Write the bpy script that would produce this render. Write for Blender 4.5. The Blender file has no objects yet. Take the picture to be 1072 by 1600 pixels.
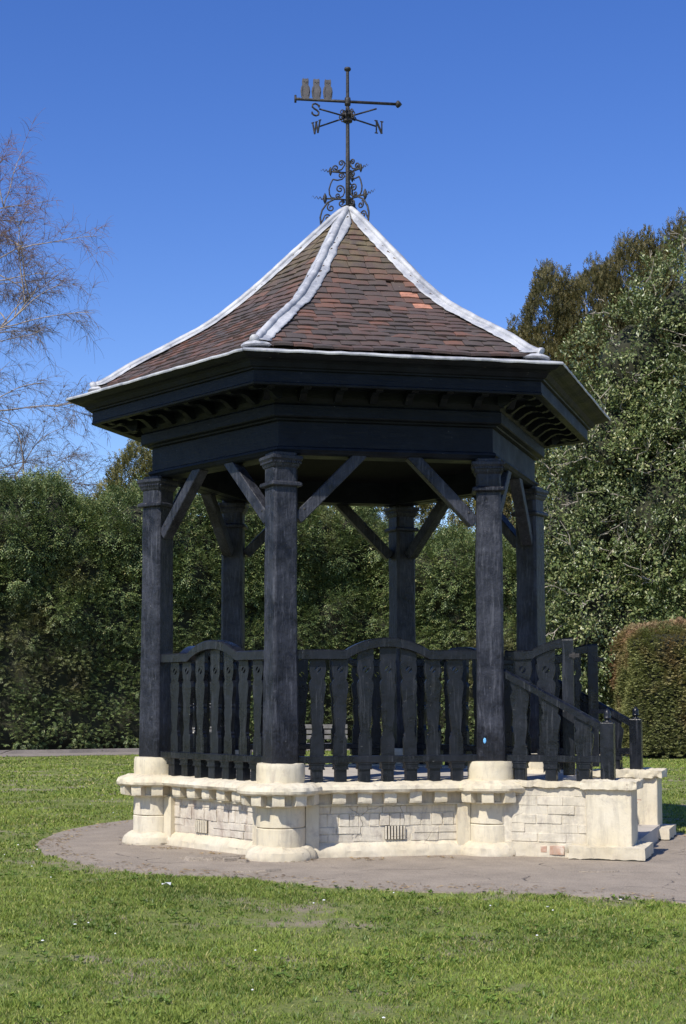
import bpy, bmesh, math, random
import numpy as np
from mathutils import Vector, Matrix, noise
from math import radians, sin, cos, pi

random.seed(7)
RNG = np.random.default_rng(11)
scene = bpy.context.scene
COL = scene.collection

# ------------------------------------------------------------------ camera
cam_data = bpy.data.cameras.new("camera")
cam = bpy.data.objects.new("camera", cam_data)
COL.objects.link(cam)
cam_data.sensor_fit = 'AUTO'
cam_data.sensor_width = 36.0
cam_data.lens = 2311.2 / 1600.0 * 36.0
cam_data.shift_y = 103.7 / 1600.0
cam_data.clip_start = 0.1
cam_data.clip_end = 3000.0
cam.matrix_world = (Matrix.Translation((0, -13.943, 1.34)) @ Matrix.Rotation(0.00393, 4, 'Z')
                    @ Matrix.Rotation(pi / 2 + 0.07866, 4, 'X') @ Matrix.Rotation(-0.00218, 4, 'Z'))
scene.camera = cam

# ------------------------------------------------------------------ sky, sun, exposure
SUN_AZ = -32.0      # degrees from the direction towards the camera, minus = to the left
SUN_EL = 48.0
sd = Vector((sin(radians(SUN_AZ)) * cos(radians(SUN_EL)), -cos(radians(SUN_AZ)) * cos(radians(SUN_EL)), sin(radians(SUN_EL))))
world = bpy.data.worlds.new("World")
scene.world = world
world.use_nodes = True
wn = world.node_tree.nodes
wl = world.node_tree.links
wn.clear()
w_out = wn.new('ShaderNodeOutputWorld')
w_bg = wn.new('ShaderNodeBackground')
w_sky = wn.new('ShaderNodeTexSky')
w_sky.sky_type = 'NISHITA'
w_sky.sun_disc = False
w_sky.sun_elevation = radians(SUN_EL)
w_sky.sun_rotation = math.atan2(sd.x, sd.y)
w_sky.altitude = 300.0
w_sky.air_density = 1.0
w_sky.dust_density = 0.15
w_sky.ozone_density = 2.0
w_bg.inputs['Strength'].default_value = 0.122
w_hs = wn.new('ShaderNodeHueSaturation')
w_hs.inputs['Saturation'].default_value = 1.32
w_hs.inputs['Hue'].default_value = 0.52
wl.new(w_sky.outputs['Color'], w_hs.inputs['Color'])
wl.new(w_hs.outputs['Color'], w_bg.inputs['Color'])
wl.new(w_bg.outputs['Background'], w_out.inputs['Surface'])

sun_data = bpy.data.lights.new("sun", 'SUN')
sun_data.energy = 4.0
sun_data.angle = radians(0.5)
sun_data.color = (1.0, 0.95, 0.86)
sun = bpy.data.objects.new("sun", sun_data)
COL.objects.link(sun)
sun.rotation_euler = sd.to_track_quat('Z', 'Y').to_euler()
sun.location = (-10, -10, 30)

scene.view_settings.view_transform = 'Standard'
scene.view_settings.look = 'None'
scene.view_settings.gamma = 1.0
scene.view_settings.use_curve_mapping = False
scene.view_settings.exposure = 0.45

# ------------------------------------------------------------------ helpers
class MB:
    def __init__(self):
        self.v = []; self.f = []
    def quad_strip(self, rings, closed_ring=True, cap=False, closed_path=False):
        b = len(self.v); n = len(rings[0])
        for r in rings: self.v += [tuple(p) for p in r]
        m = len(rings)
        for i in range(m if closed_path else m - 1):
            i2 = (i + 1) % m
            for j in range(n if closed_ring else n - 1):
                j2 = (j + 1) % n
                self.f.append((b + i * n + j, b + i * n + j2, b + i2 * n + j2, b + i2 * n + j))
        if cap and not closed_path:
            self.f.append(tuple(b + j for j in reversed(range(n))))
            self.f.append(tuple(b + (m - 1) * n + j for j in range(n)))
    def box(self, x0, x1, y0, y1, z0, z1, M=None):
        c = [(x0, y0, z0), (x1, y0, z0), (x1, y1, z0), (x0, y1, z0), (x0, y0, z1), (x1, y0, z1), (x1, y1, z1), (x0, y1, z1)]
        if M is not None: c = [tuple(M @ Vector(p)) for p in c]
        b = len(self.v); self.v += c
        for q in ((0, 3, 2, 1), (4, 5, 6, 7), (0, 1, 5, 4), (1, 2, 6, 5), (2, 3, 7, 6), (3, 0, 4, 7)):
            self.f.append(tuple(b + i for i in q))
    def bar(self, a, b, w, h, up=(0, 0, 1)):
        a = Vector(a); b = Vector(b); d = (b - a).normalized(); s = d.cross(Vector(up)).normalized(); u = s.cross(d)
        rings = []
        for p in (a, b):
            rings.append([p - s * w / 2 - u * h / 2, p + s * w / 2 - u * h / 2, p + s * w / 2 + u * h / 2, p - s * w / 2 + u * h / 2])
        self.quad_strip(rings, cap=True)
    def lathe(self, prof, n=32, cx=0, cy=0):
        rings = []
        for r, z in prof:
            rings.append([(cx + r * cos(2 * pi * i / n), cy + r * sin(2 * pi * i / n), z) for i in range(n)])
        self.quad_strip(rings, cap=True)
    def tube(self, pts, rad, n=6, cap=True):
        pts = [Vector(p) for p in pts]
        if not hasattr(rad, '__len__'): rad = [rad] * len(pts)
        rings = []; prev = None
        for i, p in enumerate(pts):
            d = (pts[min(i + 1, len(pts) - 1)] - pts[max(i - 1, 0)])
            if d.length < 1e-9: d = Vector((0, 0, 1))
            d.normalize()
            if prev is None:
                s = d.cross(Vector((0, 0, 1)))
                if s.length < 0.05: s = d.cross(Vector((1, 0, 0)))
            else:
                s = prev - d * prev.dot(d)
                if s.length < 1e-4: s = d.cross(Vector((0.3, 1, 0.2)))
            s.normalize(); prev = s; t = d.cross(s)
            rings.append([p + (s * cos(2 * pi * k / n) + t * sin(2 * pi * k / n)) * rad[i] for k in range(n)])
        self.quad_strip(rings, cap=cap)
    def mesh(self, name, smooth=False):
        me = bpy.data.meshes.new(name)
        me.from_pydata([tuple(p) for p in self.v], [], self.f)
        me.update()
        bm = bmesh.new(); bm.from_mesh(me)
        bmesh.ops.recalc_face_normals(bm, faces=bm.faces)
        bm.to_mesh(me); bm.free()
        if smooth:
            me.polygons.foreach_set('use_smooth', [True] * len(me.polygons))
        return me

def new_obj(name, me, mat=None, parent=None, M=None):
    o = bpy.data.objects.new(name, me)
    COL.objects.link(o)
    if mat is not None and me is not None and len(me.materials) == 0: me.materials.append(mat)
    if parent is not None: o.parent = parent
    if M is not None: o.matrix_basis = M
    return o
def build(mb, name, mat, parent=None, M=None, smooth=False, bev=0, seg=2):
    o = new_obj(name, mb.mesh(name, smooth), mat, parent, M)
    if bev: bevel(o, bev, seg)
    return o
def bevel(o, w, seg=2):
    m = o.modifiers.new('bevel', 'BEVEL'); m.width = w; m.segments = seg; m.limit_method = 'ANGLE'; m.angle_limit = radians(40)
def tag(o, label, cat, group=None, kind=None):
    o['label'] = label
    o['category'] = cat
    if group: o['group'] = group
    if kind: o['kind'] = kind
    return o
def struct(o):
    o['kind'] = 'structure'; return o
def thing(name, label, cat, loc=(0, 0, 0), group=None):
    e = new_obj(name, None); e.location = loc; e.empty_display_size = 0.3
    return tag(e, label, cat, group)
def noise3(p, s, seed=0.0):
    return noise.noise(Vector((p[0] * s + seed, p[1] * s - seed * 0.7, p[2] * s + seed * 1.3)))
def rough_mesh(mb, name, cuts, amp, scale, seed=0.0, smooth=True):
    """subdivide evenly by edge length and push vertices about with noise: worn masonry"""
    me = mb.mesh(name)
    bm = bmesh.new(); bm.from_mesh(me)
    for it in range(6):
        es = [e for e in bm.edges if e.calc_length() > cuts]
        if not es: break
        bmesh.ops.subdivide_edges(bm, edges=es, cuts=1, use_grid_fill=True)
    bmesh.ops.triangulate(bm, faces=[f for f in bm.faces if len(f.verts) > 4])
    bm.normal_update()
    for v in bm.verts:
        n = 0.6 * noise3(v.co, scale, seed) + 0.45 * noise3(v.co, scale * 2.7, seed + 5) + 0.3 * noise3(v.co, scale * 6.1, seed + 9)
        n -= 2.4 * max(0.0, noise3(v.co, scale * 1.4, seed + 31) - 0.34)
        v.co += v.normal * (amp * n)
    bm.to_mesh(me); bm.free()
    if smooth:
        me.polygons.foreach_set('use_smooth', [True] * len(me.polygons))
        try: me.set_sharp_from_angle(angle=radians(24))
        except Exception: pass
    return me
def np_mesh(name, V, F, mat=None, parent=None, smooth=False):
    """V (n,3), F (m,k) numpy -> object"""
    me = bpy.data.meshes.new(name)
    k = F.shape[1]
    me.vertices.add(len(V)); me.vertices.foreach_set('co', V.astype(np.float32).ravel())
    me.loops.add(F.size); me.loops.foreach_set('vertex_index', F.astype(np.int32).ravel())
    me.polygons.add(len(F)); me.polygons.foreach_set('loop_start', np.arange(0, F.size, k, dtype=np.int32))
    me.polygons.foreach_set('loop_total', np.full(len(F), k, dtype=np.int32))
    if smooth: me.polygons.foreach_set('use_smooth', np.ones(len(F), dtype=bool))
    me.update(calc_edges=True)
    return new_obj(name, me, mat, parent)

# ------------------------------------------------------------------ materials
def mat_new(name):
    m = bpy.data.materials.new(name); m.use_nodes = True
    nt = m.node_tree; b = nt.nodes['Principled BSDF']
    return m, nt, b
def N(nt, typ, **kw):
    n = nt.nodes.new(typ)
    for k, v in kw.items():
        if k in n.inputs.keys() if hasattr(n.inputs, 'keys') else False: n.inputs[k].default_value = v
        else: setattr(n, k, v)
    return n
def ramp(nt, fac, stops, interp='LINEAR'):
    r = nt.nodes.new('ShaderNodeValToRGB'); r.color_ramp.interpolation = interp
    el = r.color_ramp.elements
    while len(el) < len(stops): el.new(0.5)
    for e, (p, c) in zip(el, stops):
        e.position = p; e.color = (*c, 1) if len(c) == 3 else c
    nt.links.new(fac, r.inputs['Fac']); return r.outputs['Color']
def coords(nt, kind='Object', scale=None):
    tc = nt.nodes.new('ShaderNodeTexCoord'); out = tc.outputs[kind]
    if scale is not None:
        mp = nt.nodes.new('ShaderNodeMapping'); mp.inputs['Scale'].default_value = scale
        nt.links.new(out, mp.inputs['Vector']); out = mp.outputs['Vector']
    return out
def world_pos(nt, scale=None):
    g = nt.nodes.new('ShaderNodeNewGeometry'); out = g.outputs['Position']
    if scale is not None:
        mp = nt.nodes.new('ShaderNodeMapping'); mp.inputs['Scale'].default_value = scale
        nt.links.new(out, mp.inputs['Vector']); out = mp.outputs['Vector']
    return out
def tex_noise(nt, vec, scale, detail=4, rough=0.55, dist=0.0):
    n = nt.nodes.new('ShaderNodeTexNoise'); n.inputs['Scale'].default_value = scale
    n.inputs['Detail'].default_value = detail; n.inputs['Roughness'].default_value = rough
    n.inputs['Distortion'].default_value = dist
    nt.links.new(vec, n.inputs['Vector']); return n.outputs['Fac']
def mix(nt, fac, a, b, blend='MIX'):
    m = nt.nodes.new('ShaderNodeMix'); m.data_type = 'RGBA'; m.blend_type = blend
    for s, v in ((m.inputs[0], fac), (m.inputs[6], a), (m.inputs[7], b)):
        if isinstance(v, (int, float)): s.default_value = v
        elif isinstance(v, tuple): s.default_value = (*v, 1) if len(v) == 3 else v
        else: nt.links.new(v, s)
    return m.outputs[2]
def math_n(nt, op, a, b=None):
    m = nt.nodes.new('ShaderNodeMath'); m.operation = op
    for s, v in ((m.inputs[0], a), (m.inputs[1], b)):
        if v is None: continue
        if isinstance(v, (int, float)): s.default_value = v
        else: nt.links.new(v, s)
    return m.outputs[0]
def bump(nt, bsdf, h, strength, dist):
    b = nt.nodes.new('ShaderNodeBump'); b.inputs['Strength'].default_value = strength; b.inputs['Distance'].default_value = dist
    nt.links.new(h, b.inputs['Height']); nt.links.new(b.outputs['Normal'], bsdf.inputs['Normal'])

def m_paint(name, dark=(0.016, 0.017, 0.022), mid=(0.045, 0.046, 0.056), worn=(0.13, 0.13, 0.14), rough=0.42, grain=(30, 30, 2.5), amount=0.0, spec=0.3, bs=0.6, foot=False):
    m, nt, b = mat_new(name)
    p = world_pos(nt)
    big = tex_noise(nt, p, 4.0, 8, 0.68, 0.4)
    c = mix(nt, ramp(nt, big, [(0.36 - amount, (0, 0, 0)), (0.64 - amount, (1, 1, 1))]), dark, mid)
    g = tex_noise(nt, world_pos(nt, grain), 1.0, 8, 0.66, 0.8)
    c = mix(nt, ramp(nt, g, [(0.50 - amount, (0, 0, 0)), (0.78 - amount, (0.7, 0.7, 0.7))]), c, worn)
    sc = tex_noise(nt, world_pos(nt, (1, 1, 0.6)), 15.0, 8, 0.72, 1.5)
    c = mix(nt, ramp(nt, sc, [(0.62, (0, 0, 0)), (0.74, (0.5, 0.5, 0.5))]), c, worn)
    if foot:
        sp = nt.nodes.new('ShaderNodeSeparateXYZ'); nt.links.new(p, sp.inputs[0])
        mr = nt.nodes.new('ShaderNodeMapRange'); mr.inputs[1].default_value = 1.12; mr.inputs[2].default_value = 0.88
        nt.links.new(math_n(nt, 'ADD', sp.outputs[2], math_n(nt, 'MULTIPLY', math_n(nt, 'SUBTRACT', sc, 0.5), 0.9)), mr.inputs[0])
        c = mix(nt, math_n(nt, 'MULTIPLY', mr.outputs[0], 0.8), c, (0.010, 0.010, 0.012))
    chip = tex_noise(nt, p, 30, 3, 0.5)
    c = mix(nt, ramp(nt, chip, [(0.735, (0, 0, 0)), (0.765, (0.6, 0.6, 0.6))]), c, (0.17, 0.165, 0.16))
    nt.links.new(c, b.inputs['Base Color'])
    lump = tex_noise(nt, p, 16, 5, 0.6)
    h = math_n(nt, 'ADD', math_n(nt, 'MULTIPLY', g, 0.8), math_n(nt, 'MULTIPLY', lump, 1.0))
    bump(nt, b, h, bs, 0.014)
    rr = ramp(nt, big, [(0.3, (rough - 0.12,) * 3), (0.75, (rough + 0.2,) * 3)])
    nt.links.new(rr, b.inputs['Roughness'])
    b.inputs['Specular IOR Level'].default_value = spec
    return m
M_PAINT = m_paint('black_gloss_paint_on_timber', (0.005, 0.006, 0.009), (0.015, 0.017, 0.023), (0.085, 0.088, 0.10), 0.28, (40, 40, 3), -0.05, bs=0.3, spec=0.3)
M_POST = m_paint('weathered_black_paint', (0.009, 0.010, 0.015), (0.046, 0.049, 0.063), (0.13, 0.134, 0.155), 0.36, (45, 45, 4.5), -0.02, spec=0.22, bs=0.8, foot=True)
M_CORN = m_paint('black_paint_cornice', (0.006, 0.008, 0.013), (0.013, 0.017, 0.027), (0.035, 0.037, 0.042), 0.45, (4, 4, 30), -0.06, spec=0.12, bs=0.3)
M_IRON = m_paint('wrought_iron', (0.02, 0.02, 0.022), (0.04, 0.038, 0.036), (0.11, 0.085, 0.07), 0.5, (20, 20, 20))

def m_stone(name, cream=(0.60, 0.52, 0.36), pale=(0.65, 0.585, 0.45), under=(0.36, 0.29, 0.23), wear=0.66, bs=0.5):
    m, nt, b = mat_new(name)
    p = world_pos(nt)
    big = tex_noise(nt, p, 2.2, 4, 0.6)
    c = mix(nt, ramp(nt, big, [(0.35, (0, 0, 0)), (0.65, (1, 1, 1))]), cream, pale)
    st = tex_noise(nt, world_pos(nt, (5, 5, 2)), 2.4, 8, 0.72, 0.7)
    c = mix(nt, ramp(nt, st, [(wear - 0.12, (0, 0, 0)), (wear, (0.45, 0.45, 0.45)), (wear + 0.12, (1, 1, 1))]), c, under)
    vo = nt.nodes.new('ShaderNodeTexVoronoi'); vo.feature = 'DISTANCE_TO_EDGE'; vo.inputs['Scale'].default_value = 4.5
    wv = mix(nt, 0.12, p, tex_noise_col(nt, p, 5))
    nt.links.new(wv, vo.inputs['Vector'])
    brk = tex_noise(nt, p, 1.9, 3)
    crack = math_n(nt, 'MULTIPLY', ramp(nt, vo.outputs['Distance'], [(0.0, (1, 1, 1)), (0.012, (0, 0, 0))]), ramp(nt, brk, [(0.58, (0, 0, 0)), (0.66, (1, 1, 1))]))
    c = mix(nt, math_n(nt, 'MULTIPLY', crack, 0.2), c, (0.2, 0.16, 0.13))
    run = tex_noise(nt, world_pos(nt, (11, 11, 1.6)), 1.0, 7, 0.7, 0.4)
    c = mix(nt, ramp(nt, run, [(0.50, (0, 0, 0)), (0.70, (0.62, 0.62, 0.62))]), c, (0.34, 0.305, 0.245))
    blot = tex_noise(nt, p, 7.5, 8, 0.74, 0.5)
    c = mix(nt, ramp(nt, blot, [(0.54, (0, 0, 0)), (0.66, (0.5, 0.5, 0.5))]), c, (0.40, 0.365, 0.30))
    sp = nt.nodes.new('ShaderNodeSeparateXYZ'); nt.links.new(p, sp.inputs[0])
    mr = nt.nodes.new('ShaderNodeMapRange'); mr.inputs[1].default_value = 0.20; mr.inputs[2].default_value = -0.02
    nt.links.new(math_n(nt, 'ADD', sp.outputs[2], math_n(nt, 'MULTIPLY', math_n(nt, 'SUBTRACT', st, 0.5), 0.5)), mr.inputs[0])
    c = mix(nt, math_n(nt, 'MULTIPLY', mr.outputs[0], 0.45), c, (0.36, 0.31, 0.235))
    speck = tex_noise(nt, p, 55, 3, 0.6)
    c = mix(nt, ramp(nt, speck, [(0.66, (0, 0, 0)), (0.75, (0.5, 0.5, 0.5))]), c, (0.3, 0.27, 0.22))
    nt.links.new(c, b.inputs['Base Color'])
    b.inputs['Roughness'].default_value = 0.8
    h = math_n(nt, 'SUBTRACT', math_n(nt, 'ADD', tex_noise(nt, p, 20, 6, 0.65), math_n(nt, 'MULTIPLY', st, 0.6)), crack)
    bump(nt, b, h, bs, 0.008)
    return m
def tex_noise_col(nt, vec, scale):
    n = nt.nodes.new('ShaderNodeTexNoise'); n.inputs['Scale'].default_value = scale; nt.links.new(vec, n.inputs['Vector']); return n.outputs['Color']
M_STONE = m_stone('cream_painted_stone')
M_BRICK = m_stone('cream_painted_brick', (0.60, 0.53, 0.395), (0.645, 0.585, 0.47), (0.36, 0.31, 0.26), 0.61, 0.9)
M_BRICKWORN = m_stone('flaking_painted_brick', (0.56, 0.495, 0.40), (0.62, 0.565, 0.475), (0.32, 0.25, 0.20), 0.57, 1.0)
M_REDBRICK = m_stone('bare_red_brick', (0.42, 0.17, 0.09), (0.48, 0.22, 0.13), (0.6, 0.52, 0.42), 0.53, 0.6)
M_MORTAR = m_stone('mortar', (0.40, 0.36, 0.29), (0.47, 0.43, 0.36), (0.22, 0.18, 0.15), 0.62, 0.8)

def m_simple(name, col, rough=0.7, nscale=8, var=0.35, bs=0.3, bd=0.005, metal=0):
    m, nt, b = mat_new(name)
    p = world_pos(nt)
    n = tex_noise(nt, p, nscale, 6, 0.65)
    c = ramp(nt, n, [(0.3, tuple(x * (1 - var) for x in col)), (0.7, tuple(min(1, x * (1 + var)) for x in col))])
    nt.links.new(c, b.inputs['Base Color']); b.inputs['Roughness'].default_value = rough; b.inputs['Metallic'].default_value = metal
    bump(nt, b, tex_noise(nt, p, nscale * 4, 6, 0.6), bs, bd)
    return m
M_FLOOR = m_simple('platform_flagstone', (0.42, 0.38, 0.33), 0.85, 3, 0.2)
M_DARK = m_simple('vent_slot_shade', (0.02, 0.018, 0.016), 0.9)  # near-black colour painting the shade inside the vent slots
M_CEIL = m_simple('dark_boarded_ceiling', (0.008, 0.008, 0.010), 0.8)
M_CEIL.node_tree.nodes['Principled BSDF'].inputs['Specular IOR Level'].default_value = 0.08
M_VANE = m_simple('weathered_sheet_metal', (0.085, 0.078, 0.078), 0.55, 14, 0.5)
M_OAK = m_simple('grey_weathered_oak', (0.15, 0.138, 0.125), 0.8, 12, 0.35)
M_BARK = m_simple('grey_brown_bark', (0.17, 0.13, 0.10), 0.9, 9, 0.4, 0.6, 0.02)
M_TWIG = m_simple('pale_twig_bark', (0.36, 0.31, 0.25), 0.85, 6, 0.3)
M_BIRCHTRUNK = m_simple('birch_bark', (0.36, 0.29, 0.23), 0.8, 3, 0.35)
def m_birch():
    m, nt, b = mat_new('birch_twigs')
    p = world_pos(nt); sp = nt.nodes.new('ShaderNodeSeparateXYZ'); nt.links.new(p, sp.inputs[0])
    mr = nt.nodes.new('ShaderNodeMapRange'); mr.inputs[1].default_value = 15.0; mr.inputs[2].default_value = 21.0
    nt.links.new(math_n(nt, 'ADD', sp.outputs[2], math_n(nt, 'MULTIPLY', tex_noise(nt, p, 0.5, 3), 4.0)), mr.inputs[0])
    nt.links.new(mix(nt, mr.outputs[0], (0.13, 0.105, 0.095), (0.22, 0.105, 0.06)), b.inputs['Base Color'])
    b.inputs['Roughness'].default_value = 0.8
    return m
M_BIRCHTWIG = m_birch()
M_SOIL = m_simple('bare_soil', (0.15, 0.105, 0.075), 0.95, 6, 0.4, 0.6, 0.02)
M_FLECK = m_simple('sky_blue_paint_fleck', (0.16, 0.45, 0.80), 0.6, 20, 0.15)
M_PAPER = m_simple('white_paper', (0.8, 0.8, 0.78), 0.8, 20, 0.08)
M_GAPSHADE = m_simple('foliage_gap_shade', (0.026, 0.027, 0.014), 0.95, 5, 0.5)  # near-black colour that paints the deep shade between leaves

def m_lead():
    m, nt, b = mat_new('painted_lead')
    p = world_pos(nt)
    n = tex_noise(nt, p, 5, 6, 0.65)
    c = ramp(nt, n, [(0.36, (0.24, 0.25, 0.28)), (0.6, (0.50, 0.50, 0.505))])
    s = tex_noise(nt, p, 17, 6, 0.7)
    c = mix(nt, ramp(nt, s, [(0.62, (0, 0, 0)), (0.74, (0.7, 0.7, 0.7))]), c, (0.22, 0.21, 0.2))
    nt.links.new(c, b.inputs['Base Color']); b.inputs['Roughness'].default_value = 0.52
    bump(nt, b, math_n(nt, 'ADD', n, math_n(nt, 'MULTIPLY', tex_noise(nt, p, 24, 6, 0.6), 0.4)), 0.4, 0.008)
    return m
M_LEAD = m_lead()

def m_tile(name, island):
    m, nt, b = mat_new(name)
    if island:
        g = nt.nodes.new('ShaderNodeNewGeometry'); rnd = g.outputs['Random Per Island']
    else:
        g = nt.nodes.new('ShaderNodeObjectInfo'); rnd = g.outputs['Random']
    p = world_pos(nt)
    c = ramp(nt, rnd, [(0.0, (0.050, 0.036, 0.033)), (0.22, (0.078, 0.048, 0.040)), (0.42, (0.108, 0.055, 0.042)), (0.60, (0.056, 0.042, 0.041)),
                       (0.80, (0.135, 0.060, 0.042)), (0.95, (0.19, 0.078, 0.048)), (1.0, (0.08, 0.052, 0.044))])
    lw = tex_noise(nt, p, 1.6, 4, 0.6)
    c = mix(nt, ramp(nt, lw, [(0.42, (0, 0, 0)), (0.66, (0.4, 0.4, 0.4))]), c, (0.060, 0.048, 0.044))
    n = tex_noise(nt, p, 14, 6, 0.7)
    c = mix(nt, ramp(nt, n, [(0.35, (0, 0, 0)), (0.75, (0.75, 0.75, 0.75))]), c, (0.075, 0.065, 0.055))
    # lichen: more towards the top of the roof, where the photograph has it
    sep = nt.nodes.new('ShaderNodeSeparateXYZ'); nt.links.new(p, sep.inputs[0])
    zz = nt.nodes.new('ShaderNodeMapRange'); zz.inputs[1].default_value = 5.0; zz.inputs[2].default_value = 5.75
    nt.links.new(sep.outputs[2], zz.inputs[0])
    li = math_n(nt, 'MULTIPLY', zz.outputs[0], ramp(nt, tex_noise(nt, p, 9, 5, 0.6), [(0.35, (0, 0, 0)), (0.6, (0.8, 0.8, 0.8))]))
    c = mix(nt, li, c, (0.17, 0.135, 0.06))
    spk = tex_noise(nt, p, 42, 4, 0.6)
    c = mix(nt, ramp(nt, spk, [(0.66, (0, 0, 0)), (0.76, (0.6, 0.6, 0.6))]), c, (0.26, 0.22, 0.15))
    nt.links.new(c, b.inputs['Base Color']); b.inputs['Roughness'].default_value = 0.82
    bump(nt, b, tex_noise(nt, p, 40, 6, 0.65), 0.5, 0.006)
    return m
M_TILE = m_tile('clay_tile', False)
M_TILES = m_tile('clay_tiles_joined', True)
M_NEWTILE = m_simple('fresh_orange_tile', (0.40, 0.18, 0.115), 0.85, 16, 0.4)

def m_leaf(name, stops, rough=0.55, patch=None, pscale=0.5, psoft=(0.52, 0.66), trans=0.15, hbias=None):
    m, nt, b = mat_new(name)
    g = nt.nodes.new('ShaderNodeNewGeometry')
    c = ramp(nt, g.outputs['Random Per Island'], stops)
    p = g.outputs['Position']
    big = tex_noise(nt, p, 0.55, 4, 0.6)
    c = mix(nt, 1.0, c, ramp(nt, big, [(0.3, (0.68, 0.70, 0.66)), (0.7, (1.3, 1.24, 1.1))]), 'MULTIPLY')
    if patch is not None:
        pn = tex_noise(nt, p, pscale, 3, 0.55)
        if hbias:
            sp = nt.nodes.new('ShaderNodeSeparateXYZ'); nt.links.new(p, sp.inputs[0])
            pn = math_n(nt, 'ADD', pn, math_n(nt, 'MULTIPLY', math_n(nt, 'SUBTRACT', sp.outputs[2], hbias[0]), hbias[1]))
        c = mix(nt, ramp(nt, pn, [(psoft[0], (0, 0, 0)), (psoft[1], (0.9, 0.9, 0.9))]), c, patch)
    nt.links.new(c, b.inputs['Base Color']); b.inputs['Roughness'].default_value = rough
    if trans:
        t = nt.nodes.new('ShaderNodeBsdfTranslucent'); nt.links.new(c, t.inputs['Color'])
        ms = nt.nodes.new('ShaderNodeMixShader'); ms.inputs[0].default_value = trans
        out = [n for n in nt.nodes if n.type == 'OUTPUT_MATERIAL'][0]
        nt.links.new(b.outputs[0], ms.inputs[1]); nt.links.new(t.outputs[0], ms.inputs[2]); nt.links.new(ms.outputs[0], out.inputs['Surface'])
    return m
M_YEWHEDGE = m_leaf('yew_foliage', [(0, (0.062, 0.098, 0.034)), (0.5, (0.115, 0.163, 0.058)), (0.85, (0.18, 0.228, 0.082)), (1, (0.25, 0.24, 0.10))], 0.5, (0.145, 0.115, 0.050), 0.45, (0.55, 0.75), trans=0.06)
M_CLIPPED = m_leaf('clipped_conifer_foliage', [(0, (0.13, 0.15, 0.052)), (0.5, (0.215, 0.235, 0.088)), (1, (0.31, 0.31, 0.13))], 0.6, (0.38, 0.21, 0.12), 0.95, (0.47, 0.70), hbias=(1.6, 0.06))
M_HOLLY = m_leaf('glossy_holly_leaves', [(0, (0.06, 0.092, 0.030)), (0.45, (0.125, 0.165, 0.060)), (0.8, (0.20, 0.235, 0.10)), (1, (0.33, 0.325, 0.17))], 0.34, None, trans=0.12)
M_YEWTREE = m_leaf('bronze_yew_foliage', [(0, (0.045, 0.048, 0.014)), (0.5, (0.082, 0.076, 0.023)), (1, (0.14, 0.11, 0.034))], 0.6)
M_GOLD = m_leaf('golden_conifer_foliage', [(0, (0.08, 0.085, 0.024)), (0.5, (0.15, 0.145, 0.042)), (1, (0.24, 0.21, 0.07))], 0.6)
M_LAUREL = m_leaf('broad_evergreen_leaves', [(0, (0.03, 0.05, 0.015)), (1, (0.09, 0.11, 0.035))], 0.35)
M_GRASS = m_leaf('grass_blades', [(0, (0.095, 0.16, 0.018)), (0.4, (0.16, 0.24, 0.030)), (0.75, (0.24, 0.31, 0.048)), (0.92, (0.38, 0.37, 0.10)), (1, (0.50, 0.43, 0.21))], 0.65, (0.26, 0.32, 0.055), 1.1, (0.46, 0.72), trans=0.25)
M_BRANCHY = M_TWIG

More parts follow.
